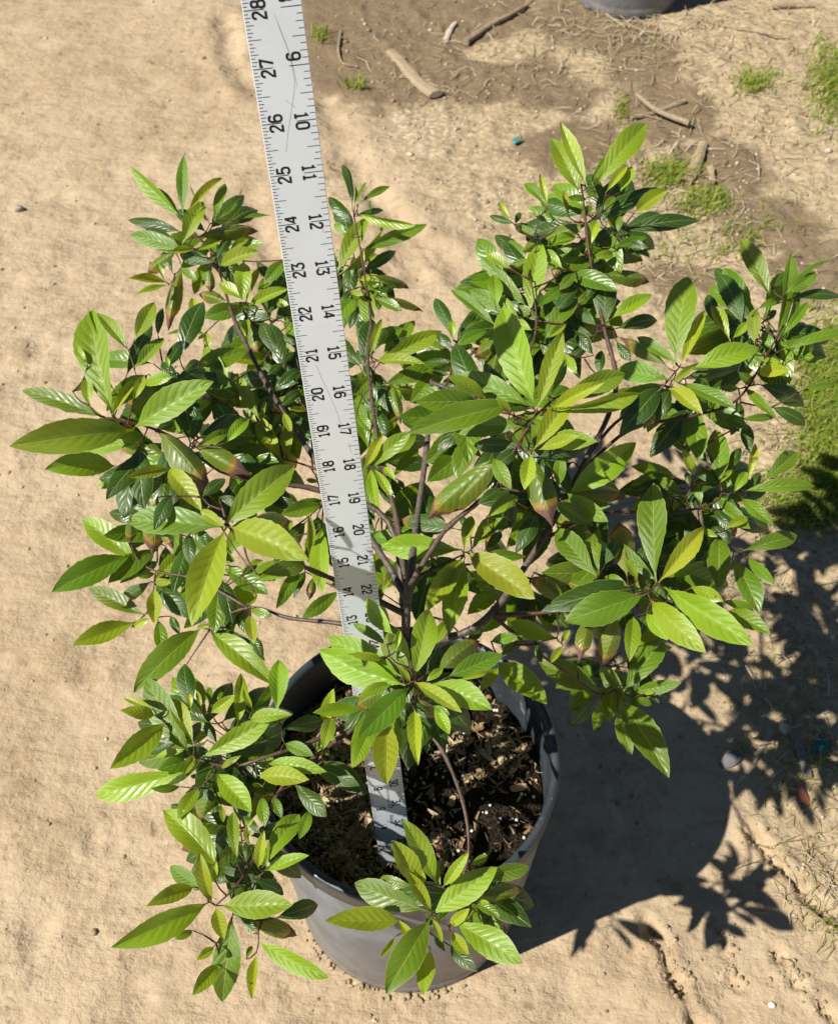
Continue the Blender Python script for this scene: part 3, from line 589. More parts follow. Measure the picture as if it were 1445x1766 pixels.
LEAVES = [
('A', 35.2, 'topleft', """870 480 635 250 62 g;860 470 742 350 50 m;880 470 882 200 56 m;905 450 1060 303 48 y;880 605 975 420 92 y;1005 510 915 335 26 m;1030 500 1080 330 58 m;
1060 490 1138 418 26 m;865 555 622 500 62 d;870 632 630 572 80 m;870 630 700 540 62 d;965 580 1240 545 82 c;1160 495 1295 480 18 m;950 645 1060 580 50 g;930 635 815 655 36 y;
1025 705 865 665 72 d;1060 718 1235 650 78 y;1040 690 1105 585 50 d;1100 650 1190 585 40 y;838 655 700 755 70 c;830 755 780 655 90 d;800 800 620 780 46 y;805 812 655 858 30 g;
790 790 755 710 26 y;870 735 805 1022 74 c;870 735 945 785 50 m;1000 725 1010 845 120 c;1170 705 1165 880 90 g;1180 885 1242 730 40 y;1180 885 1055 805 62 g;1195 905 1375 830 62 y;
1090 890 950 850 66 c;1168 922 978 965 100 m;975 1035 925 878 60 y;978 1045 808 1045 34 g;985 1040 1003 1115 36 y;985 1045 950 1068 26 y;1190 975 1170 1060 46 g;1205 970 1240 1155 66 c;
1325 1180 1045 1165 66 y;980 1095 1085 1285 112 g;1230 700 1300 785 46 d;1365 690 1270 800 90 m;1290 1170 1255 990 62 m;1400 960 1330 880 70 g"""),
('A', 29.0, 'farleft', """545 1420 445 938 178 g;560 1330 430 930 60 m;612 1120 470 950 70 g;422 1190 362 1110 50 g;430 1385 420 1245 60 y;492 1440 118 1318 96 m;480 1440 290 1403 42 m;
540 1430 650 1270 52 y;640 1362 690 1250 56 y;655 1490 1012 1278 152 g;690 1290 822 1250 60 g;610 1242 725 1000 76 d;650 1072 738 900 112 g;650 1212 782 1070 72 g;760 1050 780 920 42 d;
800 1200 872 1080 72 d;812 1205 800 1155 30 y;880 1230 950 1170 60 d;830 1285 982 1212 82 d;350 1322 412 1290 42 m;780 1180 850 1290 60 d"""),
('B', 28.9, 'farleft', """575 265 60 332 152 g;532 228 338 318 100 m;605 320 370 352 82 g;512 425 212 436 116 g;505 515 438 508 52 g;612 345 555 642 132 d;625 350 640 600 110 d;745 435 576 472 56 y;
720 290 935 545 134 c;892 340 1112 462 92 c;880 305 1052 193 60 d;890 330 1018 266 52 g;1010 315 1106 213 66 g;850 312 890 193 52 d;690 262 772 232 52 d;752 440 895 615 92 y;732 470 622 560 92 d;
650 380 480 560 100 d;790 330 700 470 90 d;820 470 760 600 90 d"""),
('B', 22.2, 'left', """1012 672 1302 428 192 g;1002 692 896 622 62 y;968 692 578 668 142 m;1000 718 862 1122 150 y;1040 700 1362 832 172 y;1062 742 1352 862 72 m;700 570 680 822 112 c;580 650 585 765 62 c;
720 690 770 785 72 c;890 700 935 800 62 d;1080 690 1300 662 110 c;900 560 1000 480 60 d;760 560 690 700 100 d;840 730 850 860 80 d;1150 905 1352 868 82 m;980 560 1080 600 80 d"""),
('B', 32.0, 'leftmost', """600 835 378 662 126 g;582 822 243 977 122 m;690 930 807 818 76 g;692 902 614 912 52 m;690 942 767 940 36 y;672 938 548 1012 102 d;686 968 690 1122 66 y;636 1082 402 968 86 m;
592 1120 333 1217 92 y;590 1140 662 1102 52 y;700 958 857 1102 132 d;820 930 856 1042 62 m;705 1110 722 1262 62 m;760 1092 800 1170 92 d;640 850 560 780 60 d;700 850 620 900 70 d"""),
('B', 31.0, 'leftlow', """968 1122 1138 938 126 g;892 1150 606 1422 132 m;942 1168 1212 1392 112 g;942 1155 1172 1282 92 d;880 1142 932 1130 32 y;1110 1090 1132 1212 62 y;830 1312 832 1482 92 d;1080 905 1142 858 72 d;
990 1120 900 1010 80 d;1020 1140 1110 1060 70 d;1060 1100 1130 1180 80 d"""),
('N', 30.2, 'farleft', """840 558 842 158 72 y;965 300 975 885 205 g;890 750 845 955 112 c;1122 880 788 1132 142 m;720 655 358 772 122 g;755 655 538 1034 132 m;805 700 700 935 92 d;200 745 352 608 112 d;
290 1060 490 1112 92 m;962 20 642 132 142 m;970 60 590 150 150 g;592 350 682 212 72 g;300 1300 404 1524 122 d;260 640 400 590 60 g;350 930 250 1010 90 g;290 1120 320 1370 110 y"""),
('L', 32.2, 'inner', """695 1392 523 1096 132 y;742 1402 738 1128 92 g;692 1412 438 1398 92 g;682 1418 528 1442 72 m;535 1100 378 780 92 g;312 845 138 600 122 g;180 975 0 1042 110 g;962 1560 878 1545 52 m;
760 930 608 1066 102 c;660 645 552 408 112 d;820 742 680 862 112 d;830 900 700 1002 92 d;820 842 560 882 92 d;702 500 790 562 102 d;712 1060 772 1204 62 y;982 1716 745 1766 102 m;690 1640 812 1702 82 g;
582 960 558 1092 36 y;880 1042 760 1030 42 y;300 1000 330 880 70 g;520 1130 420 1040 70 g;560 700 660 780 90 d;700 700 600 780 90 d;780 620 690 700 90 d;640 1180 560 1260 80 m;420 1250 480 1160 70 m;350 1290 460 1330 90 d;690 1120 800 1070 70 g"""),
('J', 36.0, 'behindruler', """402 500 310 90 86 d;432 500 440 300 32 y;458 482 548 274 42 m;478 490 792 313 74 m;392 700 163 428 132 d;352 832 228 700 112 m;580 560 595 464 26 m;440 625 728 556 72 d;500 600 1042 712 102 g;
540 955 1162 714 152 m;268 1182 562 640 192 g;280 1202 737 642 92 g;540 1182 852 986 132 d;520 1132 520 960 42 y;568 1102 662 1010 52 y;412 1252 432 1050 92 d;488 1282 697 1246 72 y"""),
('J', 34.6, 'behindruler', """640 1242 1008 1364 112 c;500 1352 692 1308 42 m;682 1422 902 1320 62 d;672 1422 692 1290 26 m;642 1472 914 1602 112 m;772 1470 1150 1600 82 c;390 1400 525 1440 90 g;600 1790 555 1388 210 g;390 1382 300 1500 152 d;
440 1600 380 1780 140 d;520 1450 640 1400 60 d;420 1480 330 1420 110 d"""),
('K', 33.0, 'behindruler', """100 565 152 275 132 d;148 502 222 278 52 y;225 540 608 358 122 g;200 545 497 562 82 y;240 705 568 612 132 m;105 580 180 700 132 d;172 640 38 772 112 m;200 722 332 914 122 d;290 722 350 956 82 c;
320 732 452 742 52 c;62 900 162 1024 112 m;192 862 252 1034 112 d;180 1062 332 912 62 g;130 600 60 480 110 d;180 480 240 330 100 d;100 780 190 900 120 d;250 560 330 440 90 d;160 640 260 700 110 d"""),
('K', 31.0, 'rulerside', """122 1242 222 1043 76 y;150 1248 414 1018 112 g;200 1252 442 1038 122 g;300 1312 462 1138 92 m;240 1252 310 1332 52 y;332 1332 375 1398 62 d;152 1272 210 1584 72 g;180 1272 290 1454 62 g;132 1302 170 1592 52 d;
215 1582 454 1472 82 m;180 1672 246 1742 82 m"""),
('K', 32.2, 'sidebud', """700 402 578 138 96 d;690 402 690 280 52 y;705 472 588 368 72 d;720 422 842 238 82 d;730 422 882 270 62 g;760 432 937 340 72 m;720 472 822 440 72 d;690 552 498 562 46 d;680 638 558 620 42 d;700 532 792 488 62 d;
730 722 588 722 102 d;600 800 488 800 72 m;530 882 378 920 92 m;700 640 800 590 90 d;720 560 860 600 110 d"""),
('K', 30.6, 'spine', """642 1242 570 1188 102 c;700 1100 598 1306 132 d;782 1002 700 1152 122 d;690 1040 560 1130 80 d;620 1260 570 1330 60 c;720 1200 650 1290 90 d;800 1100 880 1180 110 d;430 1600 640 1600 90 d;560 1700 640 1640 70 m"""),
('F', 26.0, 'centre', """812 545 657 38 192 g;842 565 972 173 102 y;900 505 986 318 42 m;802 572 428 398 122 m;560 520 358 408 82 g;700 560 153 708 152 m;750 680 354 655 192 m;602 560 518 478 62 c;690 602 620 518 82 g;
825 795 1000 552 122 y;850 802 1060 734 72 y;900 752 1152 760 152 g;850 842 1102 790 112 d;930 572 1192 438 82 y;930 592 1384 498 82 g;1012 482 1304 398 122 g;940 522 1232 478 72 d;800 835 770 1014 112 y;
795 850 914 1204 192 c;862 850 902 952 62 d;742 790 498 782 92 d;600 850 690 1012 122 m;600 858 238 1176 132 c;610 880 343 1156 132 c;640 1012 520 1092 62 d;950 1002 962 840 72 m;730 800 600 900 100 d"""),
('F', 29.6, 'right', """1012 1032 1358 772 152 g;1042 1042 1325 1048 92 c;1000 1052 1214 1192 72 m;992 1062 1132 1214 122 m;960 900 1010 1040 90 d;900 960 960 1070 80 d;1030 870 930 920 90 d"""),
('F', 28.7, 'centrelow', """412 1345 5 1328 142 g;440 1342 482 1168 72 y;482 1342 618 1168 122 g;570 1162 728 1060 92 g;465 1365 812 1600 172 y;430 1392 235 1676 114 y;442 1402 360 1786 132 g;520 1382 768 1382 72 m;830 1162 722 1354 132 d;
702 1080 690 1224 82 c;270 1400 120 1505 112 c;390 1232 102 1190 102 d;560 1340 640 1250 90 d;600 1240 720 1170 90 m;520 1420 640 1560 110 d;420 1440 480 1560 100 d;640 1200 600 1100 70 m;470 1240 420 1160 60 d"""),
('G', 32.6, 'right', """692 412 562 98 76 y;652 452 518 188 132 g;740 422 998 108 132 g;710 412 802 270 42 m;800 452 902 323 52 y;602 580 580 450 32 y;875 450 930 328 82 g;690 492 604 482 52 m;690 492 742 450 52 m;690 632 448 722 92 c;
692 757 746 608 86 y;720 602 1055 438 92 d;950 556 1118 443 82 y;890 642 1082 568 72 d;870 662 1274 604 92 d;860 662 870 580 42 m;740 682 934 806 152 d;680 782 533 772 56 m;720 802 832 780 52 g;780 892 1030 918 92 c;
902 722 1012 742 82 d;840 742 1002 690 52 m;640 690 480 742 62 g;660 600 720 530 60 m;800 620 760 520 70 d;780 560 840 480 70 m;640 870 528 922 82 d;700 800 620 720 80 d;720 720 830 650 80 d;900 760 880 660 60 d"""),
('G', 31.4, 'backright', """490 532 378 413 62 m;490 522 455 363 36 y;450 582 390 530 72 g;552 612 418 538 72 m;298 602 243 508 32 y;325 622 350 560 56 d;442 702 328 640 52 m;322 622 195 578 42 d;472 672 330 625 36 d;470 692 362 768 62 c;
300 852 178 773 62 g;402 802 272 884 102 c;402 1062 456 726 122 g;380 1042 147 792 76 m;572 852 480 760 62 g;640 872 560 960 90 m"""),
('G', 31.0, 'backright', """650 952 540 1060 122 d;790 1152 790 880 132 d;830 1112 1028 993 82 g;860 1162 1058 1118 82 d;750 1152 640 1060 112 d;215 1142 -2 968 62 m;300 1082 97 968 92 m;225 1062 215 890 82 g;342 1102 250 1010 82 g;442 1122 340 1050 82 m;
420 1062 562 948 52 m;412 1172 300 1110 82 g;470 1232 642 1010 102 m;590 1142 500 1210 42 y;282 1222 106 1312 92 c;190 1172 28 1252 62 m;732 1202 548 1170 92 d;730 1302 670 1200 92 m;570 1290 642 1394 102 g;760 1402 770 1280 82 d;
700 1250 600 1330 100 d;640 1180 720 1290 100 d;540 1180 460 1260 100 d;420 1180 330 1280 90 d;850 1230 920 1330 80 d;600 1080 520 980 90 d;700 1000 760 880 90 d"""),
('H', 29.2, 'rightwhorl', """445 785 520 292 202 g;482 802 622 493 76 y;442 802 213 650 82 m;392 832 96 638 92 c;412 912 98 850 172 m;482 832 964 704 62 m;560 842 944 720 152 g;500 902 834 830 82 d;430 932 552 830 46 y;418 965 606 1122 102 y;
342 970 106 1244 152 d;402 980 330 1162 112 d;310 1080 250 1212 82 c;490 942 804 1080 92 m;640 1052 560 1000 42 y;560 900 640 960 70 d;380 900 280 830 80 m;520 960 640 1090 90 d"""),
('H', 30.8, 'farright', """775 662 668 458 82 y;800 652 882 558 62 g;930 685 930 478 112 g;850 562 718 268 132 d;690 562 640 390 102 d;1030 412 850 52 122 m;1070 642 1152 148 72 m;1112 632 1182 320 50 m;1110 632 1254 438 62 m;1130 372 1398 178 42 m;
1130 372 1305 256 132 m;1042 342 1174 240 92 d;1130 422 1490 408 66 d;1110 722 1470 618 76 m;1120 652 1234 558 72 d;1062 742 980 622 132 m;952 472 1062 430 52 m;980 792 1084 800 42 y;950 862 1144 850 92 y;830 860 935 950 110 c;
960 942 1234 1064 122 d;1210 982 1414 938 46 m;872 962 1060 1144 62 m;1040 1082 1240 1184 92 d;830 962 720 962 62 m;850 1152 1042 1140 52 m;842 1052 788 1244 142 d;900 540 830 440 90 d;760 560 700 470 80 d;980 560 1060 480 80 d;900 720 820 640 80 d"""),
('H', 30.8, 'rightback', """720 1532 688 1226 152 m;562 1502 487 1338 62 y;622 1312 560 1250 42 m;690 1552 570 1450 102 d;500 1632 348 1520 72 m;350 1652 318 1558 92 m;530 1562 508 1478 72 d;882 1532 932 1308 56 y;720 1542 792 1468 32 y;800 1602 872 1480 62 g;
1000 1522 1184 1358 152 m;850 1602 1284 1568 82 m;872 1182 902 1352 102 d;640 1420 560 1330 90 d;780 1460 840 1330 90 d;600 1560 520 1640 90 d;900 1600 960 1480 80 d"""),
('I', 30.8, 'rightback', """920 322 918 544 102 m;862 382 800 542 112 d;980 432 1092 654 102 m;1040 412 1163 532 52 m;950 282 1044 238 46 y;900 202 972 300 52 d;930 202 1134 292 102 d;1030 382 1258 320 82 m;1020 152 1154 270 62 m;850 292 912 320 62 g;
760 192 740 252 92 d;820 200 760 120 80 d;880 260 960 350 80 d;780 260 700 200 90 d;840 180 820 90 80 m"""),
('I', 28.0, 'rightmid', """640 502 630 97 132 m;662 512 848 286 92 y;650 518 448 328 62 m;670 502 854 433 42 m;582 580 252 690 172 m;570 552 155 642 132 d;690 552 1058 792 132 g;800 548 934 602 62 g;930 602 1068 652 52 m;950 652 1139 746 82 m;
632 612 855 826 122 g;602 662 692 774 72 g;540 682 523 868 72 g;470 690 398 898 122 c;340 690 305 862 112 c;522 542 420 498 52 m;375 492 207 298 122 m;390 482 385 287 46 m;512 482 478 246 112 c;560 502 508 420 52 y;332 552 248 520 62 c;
232 602 92 494 82 c;252 130 424 252 80 m;200 172 342 262 92 m;560 470 600 360 100 d;700 490 800 400 90 d;720 600 840 700 90 d;480 560 380 600 90 d;420 440 480 330 90 d;620 640 560 760 90 d"""),
('I', 32.0, 'rightlow', """397 1002 132 880 132 m;502 1002 672 778 162 m;502 1002 398 900 82 m;550 1002 748 964 62 m;482 1042 692 1374 132 m;472 1102 532 1276 72 m;380 1022 278 1144 82 d;395 1042 370 1172 52 m;590 1012 632 1010 32 y;312 862 366 956 32 m;
440 980 330 960 70 d;540 1030 620 1060 60 m"""),
('E', 24.5, 'midfront', """572 612 655 242 152 g;500 652 46 468 192 g;482 602 98 400 202 g;384 515 203 488 52 y;412 432 233 318 62 m;430 492 472 338 82 m;455 372 308 176 102 g;470 462 490 345 32 y;550 642 488 560 42 y;452 650 263 732 72 g;
420 682 236 786 112 c;285 800 8 820 76 g;532 688 263 954 152 m;440 842 470 1054 112 m;310 942 228 1124 112 g;420 880 415 1214 146 y;575 812 592 1108 86 y;582 650 834 810 82 y;690 662 1004 800 152 g;600 742 700 862 102 c;
690 782 771 934 102 g;680 782 772 830 62 m;640 642 732 568 52 g;640 602 802 428 112 d;720 572 948 402 132 c;772 612 1062 490 122 m;830 632 982 590 42 y;560 760 640 850 90 d;480 780 560 880 90 d;660 560 740 450 100 d;540 560 470 470 70 m;620 700 720 720 80 d"""),
('E', 29.0, 'rightmid', """942 702 1042 570 102 g;1052 532 1314 762 162 m;1062 500 1142 420 62 m;1010 412 1162 380 102 m;1372 392 1122 310 112 g;1262 432 1290 532 72 d;1412 442 1343 534 46 y;1402 422 1448 352 82 y;755 300 680 432 102 g;390 142 422 70 42 g;
870 420 960 340 80 d;960 520 880 450 80 d;1080 470 1180 420 70 d"""),
('C', 28.6, 'lowleft', """582 442 384 92 152 m;602 402 504 188 82 y;655 462 973 288 112 g;802 470 1044 340 152 d;602 462 555 552 52 y;548 542 137 646 132 g;460 310 208 518 122 g;512 402 380 442 82 d;410 262 253 240 72 g;402 230 264 178 36 y;
420 472 552 440 42 g;540 612 400 620 42 m;628 620 533 768 76 g;690 602 635 794 92 c;718 546 882 727 172 g;742 712 750 782 52 g;925 558 1158 574 96 y;980 502 1244 540 82 g;942 612 890 600 42 y;742 522 832 463 32 g;642 562 590 560 62 d;
590 222 558 18 92 d;590 232 580 158 36 y;680 212 682 130 46 m;642 222 620 148 26 y;690 252 803 170 72 y;720 192 742 150 32 m;820 302 834 67 72 g;890 232 848 138 32 y;895 232 1034 72 46 m;1012 242 1020 3 132 g;880 282 1078 262 72 g;
1040 332 1234 290 82 d;1050 402 1184 460 102 m;1230 442 1272 280 92 g;1212 520 1404 602 152 d;760 560 840 640 100 d;620 560 700 680 100 d;560 400 640 300 100 d;720 400 660 300 90 d;860 560 800 640 90 d;780 330 860 260 80 d;700 480 620 420 90 d"""),
('C', 27.2, 'bottomleft', """722 1002 466 733 152 g;712 912 598 793 82 m;642 1112 495 1003 112 m;692 1172 635 942 76 y;705 1062 712 975 36 y;662 1180 216 1386 132 g;600 1102 382 1192 82 y;748 1190 1074 1186 152 g;712 1200 750 1354 102 y;602 1312 515 1352 62 m;
1000 1252 1204 1184 92 d;890 1262 1114 1335 92 c;932 1370 1250 1537 96 g;910 1422 890 1638 46 y;790 1262 745 1648 162 m;722 1480 603 1622 82 g;702 1392 622 1456 56 y;860 1452 887 1388 52 m;890 1032 742 1000 102 d;900 1062 1042 1132 72 d;
722 962 762 808 112 d;815 972 796 740 62 g;860 982 862 880 60 d;920 1002 946 828 56 y;940 1002 1113 752 112 g;945 1022 1158 948 66 g;880 902 860 810 82 y;862 802 896 770 32 y;990 662 1032 764 92 m;1170 732 1120 862 92 m;940 662 952 802 72 m;
1100 602 1244 752 152 d;800 1200 880 1280 100 d;860 1080 800 960 90 d;960 1000 880 900 80 d;780 1080 680 1040 80 d;840 1240 920 1330 80 d;800 900 720 860 90 d;930 840 840 760 90 d"""),
('D', 27.7, 'front', """752 1212 453 1093 132 m;640 1257 322 1260 106 y;782 1212 678 1042 62 y;740 1102 608 908 102 y;750 1092 698 1000 42 y;802 1092 663 817 102 g;825 1102 728 938 82 g;840 1102 947 956 56 y;835 1062 820 985 62 d;800 1222 1068 1027 142 g;
865 1282 952 1208 62 y;702 1342 638 1260 82 y;622 1332 558 1422 26 y;772 1262 587 1574 152 m;780 1392 750 1584 82 g;790 1252 832 1352 32 y;900 1272 1180 1443 142 g;870 1312 947 1412 62 y;870 1372 983 1482 82 d;960 1012 1032 968 52 g;
1000 1062 1214 1022 76 m;1000 1152 1198 1118 82 c;980 1182 1084 1243 52 m;1000 1172 1042 1180 32 y;800 1332 842 1392 50 d;700 1100 556 1076 62 m;880 1140 960 1080 80 d;900 1180 1000 1120 80 d"""),
('D', 30.2, 'lowleft', """305 400 350 232 62 y;310 552 494 690 172 d;300 502 352 370 82 g;250 440 330 520 90 m;160 620 60 560 100 d"""),
]
FILL = [(330, 790, 105, 65, 30.4, 'farleft', 12), (290, 925, 55, 55, 31.6, 'leftmost', 6), (385, 990, 55, 45, 31.2, 'leftlow', 5), (640, 655, 50, 85, 34.3, 'behindruler', 14), (612, 470, 40, 65, 36.4, 'behindruler', 8),
        (930, 520, 105, 100, 32, 'backright', 24), (1030, 400, 70, 50, 33.3, 'right', 9), (850, 725, 110, 60, 29.2, 'centre', 12), (945, 830, 70, 60, 30.4, 'right', 10), (1170, 680, 90, 40, 30.8, 'rightwhorl', 8),
        (1310, 570, 70, 60, 31.8, 'farright', 10), (1190, 850, 80, 50, 31.6, 'rightback', 12), (1090, 970, 100, 70, 30.2, 'rightmid', 16), (1060, 1140, 60, 45, 33, 'rightlow', 6), (380, 1290, 80, 70, 29.6, 'lowleft', 12),
        (420, 1450, 50, 55, 28.6, 'bottomleft', 8), (705, 1195, 70, 45, 26, 'midfront', 7), (815, 1545, 40, 30, 28.6, 'front', 4), (475, 575, 40, 55, 34.8, 'topleft', 9), (470, 700, 50, 50, 34, 'inner', 7), (800, 620, 50, 50, 33, 'sidebud', 5), (500, 690, 45, 80, 33, 'topleft', 7), (550, 900, 45, 45, 31.4, 'farleft', 4), (420, 800, 60, 50, 31, 'farleft', 7), (640, 800, 40, 60, 32, 'behindruler', 5), (300, 640, 70, 50, 30.4, 'farleft', 6), (360, 420, 50, 50, 36.4, 'topleft', 5), (680, 1120, 60, 40, 29, 'lowleft', 4), (900, 1010, 60, 40, 30.5, 'rightmid', 6), (740, 960, 40, 50, 29.4, 'centrelow', 5), (660, 960, 25, 60, 30, 'rulerside', 4)]

HALF = unit(unit(CAM - np.array([0, 17, 20])) - SDIR)
def solve_leaf(bx, by, Zb, tx, ty, wpx, kind, r):
    B = at(bx, by, Zb); app = math.hypot(tx - bx, ty - by) * Zb / F
    L0 = max(app * 1.06, min(app * 1.18, 2.0)); e0 = math.radians(ELEV[kind] + r.normal() * 10)
    best = None; d = ray(tx, ty)
    for s in np.linspace(-1.9, 1.9, 77):
        T = CAM + d * (Zb + s); v = T - B; L = np.linalg.norm(v); el = math.asin(max(-1, min(1, v[2] / L)))
        c = ((L - L0) / (.20 * L0)) ** 2 + ((el - e0) / math.radians(38)) ** 2
        if best is None or c < best[0]: best = (c, T, L)
    _, T, L = best; Ax = (T - B) / L; mid = (T + B) / 2; vd = unit(CAM - mid)
    N0 = np.array([0, 0, 1.0]) * .62 + vd * .5 + HALF * {'y': .2, 'g': 1.5, 'm': .7, 'd': .2, 'c': 0}[kind] * r.uniform(.1, 1) + r.normal(size=3) * .16
    N0 = unit(N0 - Ax * (N0 @ Ax)); W0 = np.cross(Ax, N0)
    if kind in 'gm' and r.uniform() < .7:
        th = .42 * (1 if r.uniform() < .5 else -1); N0, W0 = N0 * math.cos(th) - W0 * math.sin(th), W0 * math.cos(th) + N0 * math.sin(th)
    wr = min(max(wpx * Zb / F * .98, .20 * L), .37 * L)
    scr = lambda v: np.array([v @ R_ - ((mid - CAM) @ R_) / Zb * (v @ A_), v @ U_ - ((mid - CAM) @ U_) / Zb * (v @ A_)])
    pa = scr(Ax); pn = np.array([-pa[1], pa[0]]) / max(np.hypot(*pa), .05); bb = None
    for ph in np.radians(np.arange(-78, 79, 6)):
        W = W0 * math.cos(ph) + N0 * math.sin(ph); wa = abs(scr(W) @ pn) * wr * F / Zb
        N = np.cross(W, Ax); wq = wpx * 1.0; c = ((wa - wq) / wq) ** 2 * 3 + (ph / 1.2) ** 2 * .25 + (1.2 if N @ vd < .05 and kind != 'c' else 0)
        if bb is None or c < bb[0]: bb = (c, W, N)
    return B - Ax * L * .05, Ax, bb[1], bb[2], L * 1.08, wr
LIST = []
for crop, Zc, stem, txt in LEAVES:
    ox, oy, s = CROPS[crop]
    for it in txt.replace("\n", "").split(";"):
        q = it.split(); bx, by, tx, ty, wp = [float(v) for v in q[:5]]
        LIST.append((ox + bx * s, oy + by * s, Zc + DZ[q[5]] + rng.uniform(-.12, .12), ox + tx * s, oy + ty * s, wp * s, q[5], stem, 1.0))
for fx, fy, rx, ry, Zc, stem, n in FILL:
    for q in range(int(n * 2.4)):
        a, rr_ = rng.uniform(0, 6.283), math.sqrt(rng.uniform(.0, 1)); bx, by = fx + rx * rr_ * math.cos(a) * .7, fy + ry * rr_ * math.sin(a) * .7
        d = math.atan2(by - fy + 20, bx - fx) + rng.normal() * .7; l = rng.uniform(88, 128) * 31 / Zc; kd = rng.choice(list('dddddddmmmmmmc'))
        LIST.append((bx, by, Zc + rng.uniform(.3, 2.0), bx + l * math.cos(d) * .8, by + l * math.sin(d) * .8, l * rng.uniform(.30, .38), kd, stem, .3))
area = [math.hypot(q[3] - q[0], q[4] - q[1]) * q[5] * q[8] for q in LIST]
order = np.argsort(-np.array(area)); single = set(order[:300].tolist())
STEM_OBJ = {}
SOLVED = [solve_leaf(*q[:7], rng) for q in LIST]
# every leaf base is joined to its stem by a short twig, growing outward from the stem
NP = np.array([p for p, _ in NODES]); NN = [n for _, n in NODES]
own = {n: np.array([p for p, k in NODES if k == n]) for n in STEMS}
for nm in STEMS:
    idx = [i for i, q in enumerate(LIST) if q[7] == nm]; pts = own[nm].copy() if len(own[nm]) else SPTS[nm]
    todo = sorted(idx, key=lambda i: np.linalg.norm(pts - SOLVED[i][0], axis=1).min())
    for i in todo:
        B, Ax = SOLVED[i][0], SOLVED[i][1]; cand = pts
        dist = np.linalg.norm(cand - B, axis=1) + 2.2 * np.maximum(0, (cand - B) @ Ax) + .3 * np.maximum(0, cand[:, 2] - B[2])
        j = int(np.argmin(dist)); P0 = cand[j]; d = np.linalg.norm(P0 - B)
        if d > .06:
            mid = P0 + (B - P0) * .55 + np.array([0, 0, -.06]) * d - Ax * .06 * min(d, 1); k = max(2, int(d / .25) + 1)
            Q = spline([P0, mid, B + Ax * .03], k); rad = np.linspace(.020 + .012 * min(d, 1.5), .015, len(Q)); V, Fc = tube(Q, rad, 5)
            STEM_ACC[nm].add(V, Fc, (*bcol(.9 + .1 * rng.uniform()), 1)); pts = np.vstack([pts, Q[1:]])
        else: pts = np.vstack([pts, B[None]])
for nm in STEMS:
    o = STEM_ACC[nm].obj("trunk" if nm == 'trunk' else "branch", M_BARK, shrub, True); at_origin(o); STEM_OBJ[nm] = o
mass_V, mass_F, mass_UV, mass_C, nv = [], [], [], [], 0
for i, q in enumerate(LIST):
    B, Ax, W, N, L, wr = SOLVED[i]; kd = q[6]; me, LV, LF, LUV = LM[kd][rng.integers(9)]
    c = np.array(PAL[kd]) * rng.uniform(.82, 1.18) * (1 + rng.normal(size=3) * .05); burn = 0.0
    if kd == 'c': burn = rng.uniform(.14, .26)
    elif kd == 'd' and rng.uniform() < .06: burn = rng.uniform(.06, .12)
    zs = .5 * (L + wr / .36)
    if i in single:
        o = bpy.data.objects.new("leaf", me); COL.objects.link(o); o.parent = STEM_OBJ[q[7]]
        o.matrix_parent_inverse = Matrix.Translation(shrub.location).inverted() @ Matrix.Translation(shrub.location)
        Mx = Matrix(((W[0] * wr, Ax[0] * L, N[0] * zs, B[0]), (W[1] * wr, Ax[1] * L, N[1] * zs, B[1]), (W[2] * wr, Ax[2] * L, N[2] * zs, B[2]), (0, 0, 0, 1)))
        for r_ in range(3):
            for c_ in range(4): Mx[r_][c_] *= IN
        o.matrix_basis = Mx; o.color = (*np.clip(c, .004, 1), burn)
        if kd == 'c': o["label"] = "drooping leaf with a burnt brown tip"
    else:
        mass_V.append(B + LV[:, :1] * W * wr + LV[:, 1:2] * Ax * L + LV[:, 2:] * N * zs); mass_UV.append(LUV)
        mass_F += [tuple(k + nv for k in f) for f in LF]; nv += len(LV); mass_C.append(np.tile((*np.clip(c, .004, 1), burn), (len(LV), 1)))
lm = mesh_obj("small_leaves", np.concatenate(mass_V), mass_F, M_LEAF2, shrub, True, np.concatenate(mass_UV), np.concatenate(mass_C)); at_origin(lm); tag(lm, kind="stuff")
print("leaves", len(LIST), "in mass", len(LIST) - 300)


# ------------------------------------------------------------------ litter and small things on the ground
def litter_weight(x, y):
    return right_side(np.array([x]), np.array([y]))[0]
# twigs, sticks and scraps one can point at
GROUPS = {'twig': 'twigs lying on the ground', 'bark piece': 'broken bark pieces on the ground', 'straw stalk': 'single dry stalks on the ground', 'dry strip': 'flat dry strips in the shade'}
def stick(name, pts, r0, r1, mat, label, cat, flat=None, lift=.0):
    P = spline([gpt(*p) + (0, 0, r0 * .8 + lift) for p in pts], 5); c = P.mean(0); rad = np.linspace(r0, r1, len(P)) * (1 + .1 * rng.normal(size=len(P)))
    V, Fc = tube(P, rad, 8)
    if flat:
        for j in range(len(P)): V[j * 8:(j + 1) * 8, 2] = P[j][2] + (V[j * 8:(j + 1) * 8, 2] - P[j][2]) * flat
    o = mesh_obj(name, V - c, Fc, mat, None, False); o.location = c * IN; tag(o, label, cat, GROUPS.get(cat)); return o
M_STAKE = wood_mat('bleached_wood', (.24, .18, .11), (.44, .35, .23))
stick("wood_stake", [(674, 94), (690, 112), (722, 146), (752, 172)], .45, .72, M_STAKE, "short flat wooden stake lying on damp soil right of the yardstick", "wood scrap", .35)
stick("twig", [(803, 74), (850, 45), (880, 32), (908, 10)], .28, .2, M_TWIG, "dark bent twig lying above and right of the wooden stake", "twig")
stick("twig", [(1088, 203), (1130, 192), (1180, 178)], .18, .2, M_TWIG, "pale straight twig lying underneath a crossing twig", "twig")
stick("twig", [(1096, 172), (1130, 198), (1186, 224)], .18, .22, M_TWIG, "pale twig lying across the top of another twig", "twig", None, .45)
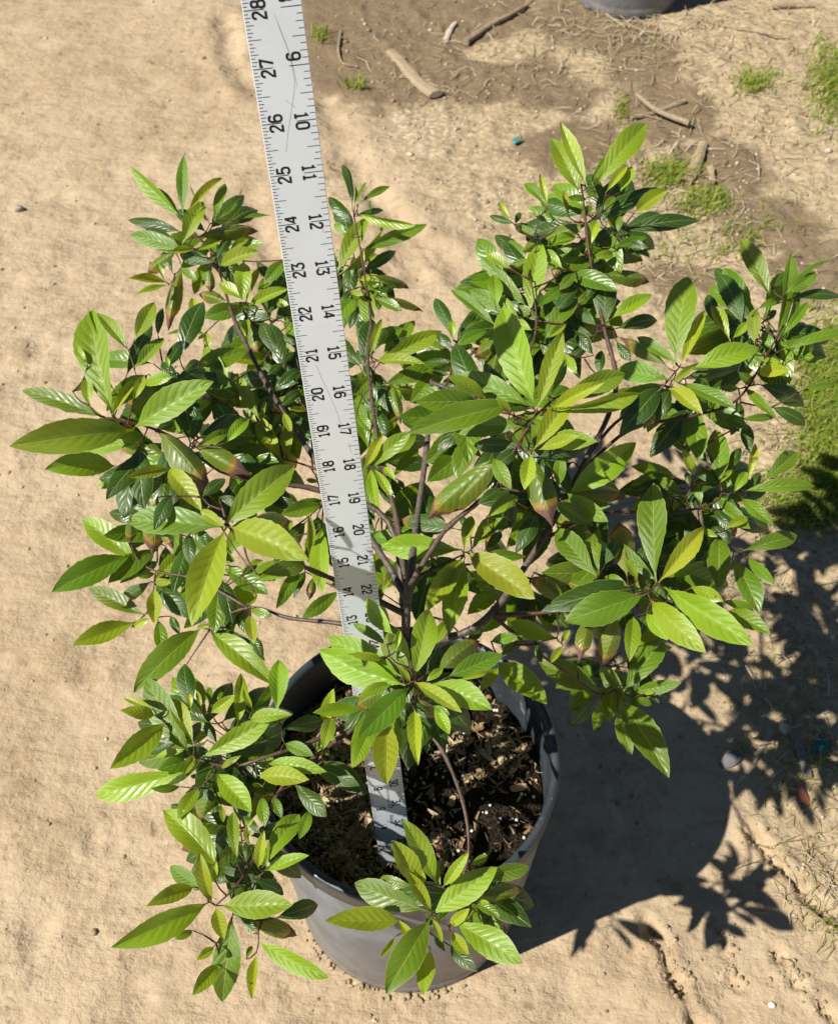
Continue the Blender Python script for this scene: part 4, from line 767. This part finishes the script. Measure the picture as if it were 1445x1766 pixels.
stick("bark_piece", [(1212, 250), (1200, 285), (1182, 318)], .34, .5, M_WOOD, "whitish pointed piece of bark beside the green grass tuft", "bark piece", .6)
stick("bark_piece", [(1224, 296), (1226, 322)], .3, .2, M_WOOD, "smallest broken bark piece right of the whitish pointed one", "bark piece", .6)
stick("straw_stalk", [(588, 56), (584, 90), (592, 112), (617, 116)], .13, .08, M_TWIG, "thin hooked dry stem just right of the yardstick top", "straw stalk", None, .05)
stick("straw_stalk", [(1020, 2), (1045, 28), (1078, 52)], .16, .1, M_TWIG, "yellowish dry stem leaning beside the grey far pot", "straw stalk", None, .05)
stick("bark_piece", [(768, 70), (778, 50), (786, 42)], .26, .16, flat_mat("pale_scrap", (.55, .47, .38)), "small pale forked scrap near the dark bent twig", "bark piece", .6)
stick("straw_stalk", [(1330, 15), (1370, 14), (1400, 16)], .28, .2, M_TWIG, "pale dry stem at the top right near the photo's edge", "straw stalk")
stick("straw_stalk", [(1180, 20), (1240, 45), (1300, 60), (1360, 72)], .13, .09, M_TWIG, "long thin curved dry stem right of the far pot", "straw stalk")
stick("straw_stalk", [(1352, 1204), (1360, 1240), (1366, 1275)], .05, .04, M_TWIG, "thin pale straw standing in leaf shade at right", "straw stalk", None, .08)
stick("dry_strip", [(1366, 1265), (1378, 1300), (1390, 1345)], .24, .2, flat_mat("grey_bark_strip", (.24, .19, .16)), "long flat greyish strip lying in the shade at right", "dry strip", .25)
stick("dry_strip", [(1330, 1262), (1312, 1290), (1298, 1318)], .13, .10, flat_mat("pale_strip", (.36, .29, .2)), "short pale strip lying left of the long flat one", "dry strip", .4)
# fallen leaves, stone, plastic
def ground_leaf(px, py, yaw, l, w_, col, label, lift=.12, tilt=.2):
    V, Fc, UV = leaf_mesh('d', int(px)); p = gpt(px, py); V = (V - (0, .5, 0)) * (w_, l, l * .8)
    o = mesh_obj("fallen_leaf", V, Fc, flat_mat("dry_leaf", col), None, True); o.location = (p + (0, 0, lift)) * IN; o.rotation_euler = (tilt, tilt * .5, yaw); tag(o, label, "fallen leaf", "fallen leaves on the ground")
ground_leaf(1258, 1312, -1.0, 1.5, .6, (.15, .14, .14), "grey fallen leaf lying in the plant's shadow")
ground_leaf(1382, 1380, .6, 1.2, .55, (.30, .10, .06), "reddish brown curled fallen leaf at the right", .2, .5)
ground_leaf(1284, 1292, .9, .7, .25, (.16, .24, .05), "small green fallen leaf beside the grey one", .15)
def stone(px, py, r, col, label, sq=.6):
    p = gpt(px, py); V = ICO2V * (1 + .16 * rng.normal(size=(len(ICO2V), 1))) * (r, r * rng.uniform(.7, 1), r * sq); o = mesh_obj("stone", V, ICO2F, flat_mat("stone", col, .8, .2), None, True)
    o.location = (p + (0, 0, r * sq * .6)) * IN; tag(o, label, "stone", "stones and clods on the ground")
stone(33, 360, .38, (.36, .32, .27), "lone grey stone on bare sand at the far left")
stone(1329, 1735, .16, (.75, .70, .6), "small white stone on sand at the lower right corner")
stone(1352, 1258, .3, (.62, .52, .38), "pale round stone beside the long flat strip")
stone(618, 1694, .2, (.46, .36, .22), "light clod of dirt against the pot's lower left")
stone(1208, 165, .34, (.42, .33, .2), "light brown stone right of the crossed twigs")
def scrap(px, py, s_, col, label):
    p = gpt(px, py); n = 5; V = []
    for a in range(n):
        for b in range(n): V.append(((a / 4 - .5) * s_ * (1 + .2 * rng.normal()), (b / 4 - .5) * s_ * .7, .12 + s_ * .22 * rng.uniform()))
    o = mesh_obj("plastic_scrap", V, [(a * n + b, a * n + b + 1, (a + 1) * n + b + 1, (a + 1) * n + b) for a in range(4) for b in range(4)], flat_mat("teal_plastic", col, .35, .5), None, True)
    o.modifiers.new("thickness", 'SOLIDIFY').thickness = .0006; o.location = p * IN; o.rotation_euler = (0, 0, rng.uniform(0, 3)); tag(o, label, "plastic scrap", "teal plastic scraps on the ground")
scrap(890, 246, .75, (.06, .26, .22), "tiny teal plastic scrap on bare soil up behind the shrub")
scrap(1415, 1290, .9, (.02, .16, .14), "dull teal plastic scrap in the shade at the right edge")
# clods and pebbles
acc = Acc()
for q in range(5200):
    if q < 3600: px, py = rng.uniform(540, 1500), rng.uniform(-40, 1800)
    else: px, py = rng.uniform(-60, 700), rng.uniform(-40, 1800)
    p = ground(px, py); r = rng.uniform(.025, .08) * (1 + p[1] / 70)
    rs = litter_weight(p[0], p[1])
    if np.hypot(*(p[:2] - POT)) < 4.7 or rng.uniform() > .12 + .88 * rs: continue
    if rng.uniform() < .05: r *= 1.9
    c = np.array(((.40, .30, .18), (.48, .38, .24), (.30, .21, .125), (.55, .47, .35))[rng.integers(4)]) * rng.uniform(.8, 1.1)
    acc.add(ICOV * r * rng.uniform(.7, 1.3, ICOV.shape) * (1, 1, .7) + (p[0], p[1], gz(p[0], p[1]) + r * .2), ICOF, (*c, 1))
for L_, wd, dp in CR[:5]:                # clods broken out along the ruts
    for q in range(45):
        j = rng.integers(len(L_) - 1); t = rng.uniform(); p = L_[j] + (L_[j + 1] - L_[j]) * t + rng.normal(size=2) * wd * 1.6; r = rng.uniform(.03, .12)
        if np.hypot(*(p - POT)) > 4.8: acc.add(ICOV * r * rng.uniform(.6, 1.4, ICOV.shape) * (1, 1, .7) + (p[0], p[1], gz(p[0], p[1]) + r * .2), ICOF, (*(np.array((.44, .34, .21)) * rng.uniform(.7, 1.1)), 1))
for q in range(70):                       # crumbs along the foot of the pot
    a = rng.choice([-1.45, -2.0, -1.9, -1.3, -2.5]) + rng.normal() * .13; p = POT + (RB + rng.uniform(.02, .35)) * np.array([math.cos(a), math.sin(a)]); r = rng.uniform(.03, .10)
    acc.add(ICOV * r * rng.uniform(.7, 1.3, ICOV.shape) + (p[0], p[1], r * .3), ICOF, (.42, .32, .19, 1))
tag(acc.obj("dirt_crumbs", M_DIRT, None, True), "loose crumbs of dirt scattered over the ground", "dirt", None, "stuff")
# straw
acc = Acc()
STRAWZ = [(1240, 60, 260, 90), (1330, 230, 190, 120), (1180, 420, 130, 70), (1330, 760, 140, 160), (1350, 1250, 120, 160), (1400, 1550, 90, 90), (1080, 60, 120, 60), (850, 110, 260, 80), (1110, 300, 120, 70), (1240, 1000, 120, 120)]
for q in range(2100):
    zx = STRAWZ[rng.integers(len(STRAWZ))]; px, py = zx[0] + zx[2] * rng.normal() * .6, zx[1] + zx[3] * rng.normal() * .6
    p = ground(px, min(max(py, -60), 1800))
    if rng.uniform() > litter_weight(p[0], p[1]) + .05 or np.hypot(*(p[:2] - POT)) < 5.2: continue
    s_ = 1 + p[1] / 70; a = rng.normal() * 1.1 + .5; V, Fc = strip3(np.array([p[0], p[1], gz(p[0], p[1]) + .05 + abs(rng.normal()) * .06]), np.array([math.cos(a), math.sin(a), rng.normal() * .18]), rng.uniform(.25, 1.5) * s_ * .8, rng.uniform(.02, .05) * s_, .02)
    c = np.array(((.52, .43, .27), (.42, .33, .19), (.58, .50, .36), (.28, .2, .12), (.36, .33, .15))[rng.integers(5)]); acc.add(V, Fc, (*c, 1))
tag(acc.obj("straw_litter", M_CHIP, None), "dry straw and bark fibres strewn over the right side", "straw", None, "stuff")
# grass
acc = Acc()
GR = [(1432, 150, 34, 55, 900), (1300, 148, 30, 16, 220), (1150, 305, 34, 18, 520), (1212, 352, 34, 18, 380), (1260, 420, 40, 22, 90), (1425, 690, 45, 95, 3600), (1385, 860, 60, 40, 1800), (1440, 780, 40, 60, 1500), (1070, 190, 14, 22, 70), (612, 152, 14, 8, 50), (553, 66, 12, 10, 60),
      (1400, 1330, 50, 60, 160), (1330, 400, 60, 40, 60), (1180, 430, 60, 30, 80), (1420, 1600, 30, 20, 60), (1330, 1180, 60, 40, 60), (1285, 1290, 12, 10, 16), (1240, 990, 60, 60, 60)]
for gx, gy, rx, ry, n in GR:
    for q in range(n):
        p = ground(gx + rx * rng.normal() * .7, gy + ry * rng.normal() * .7); s_ = .55 + p[1] / 90; z = gz(p[0], p[1]); h = rng.uniform(.3, .85) * s_
        d = rng.normal(size=2) * .55 * h + (.25 * h, .1 * h); wd = .04 * s_ * rng.uniform(.6, 1.2); a = rng.uniform(0, 3.14); sx = np.array([math.cos(a), math.sin(a), 0]) * wd
        b0 = np.array([p[0], p[1], z - .03]); b1 = b0 + (d[0] * .35, d[1] * .35, h * .6); b2 = b0 + (d[0], d[1], h * .85)
        c = np.array(((.24, .33, .03), (.30, .36, .045), (.17, .27, .025), (.38, .38, .11))[rng.integers(4)]) * rng.uniform(.8, 1.2)
        acc.add([b0 - sx, b0 + sx, b1 - sx * .8, b1 + sx * .8, b2], [(0, 1, 3, 2), (2, 3, 4)], (*c, 1))
tag(acc.obj("grass", M_GRASS, None), "tufts of short green grass at the right edge and between litter", "grass", None, "stuff")
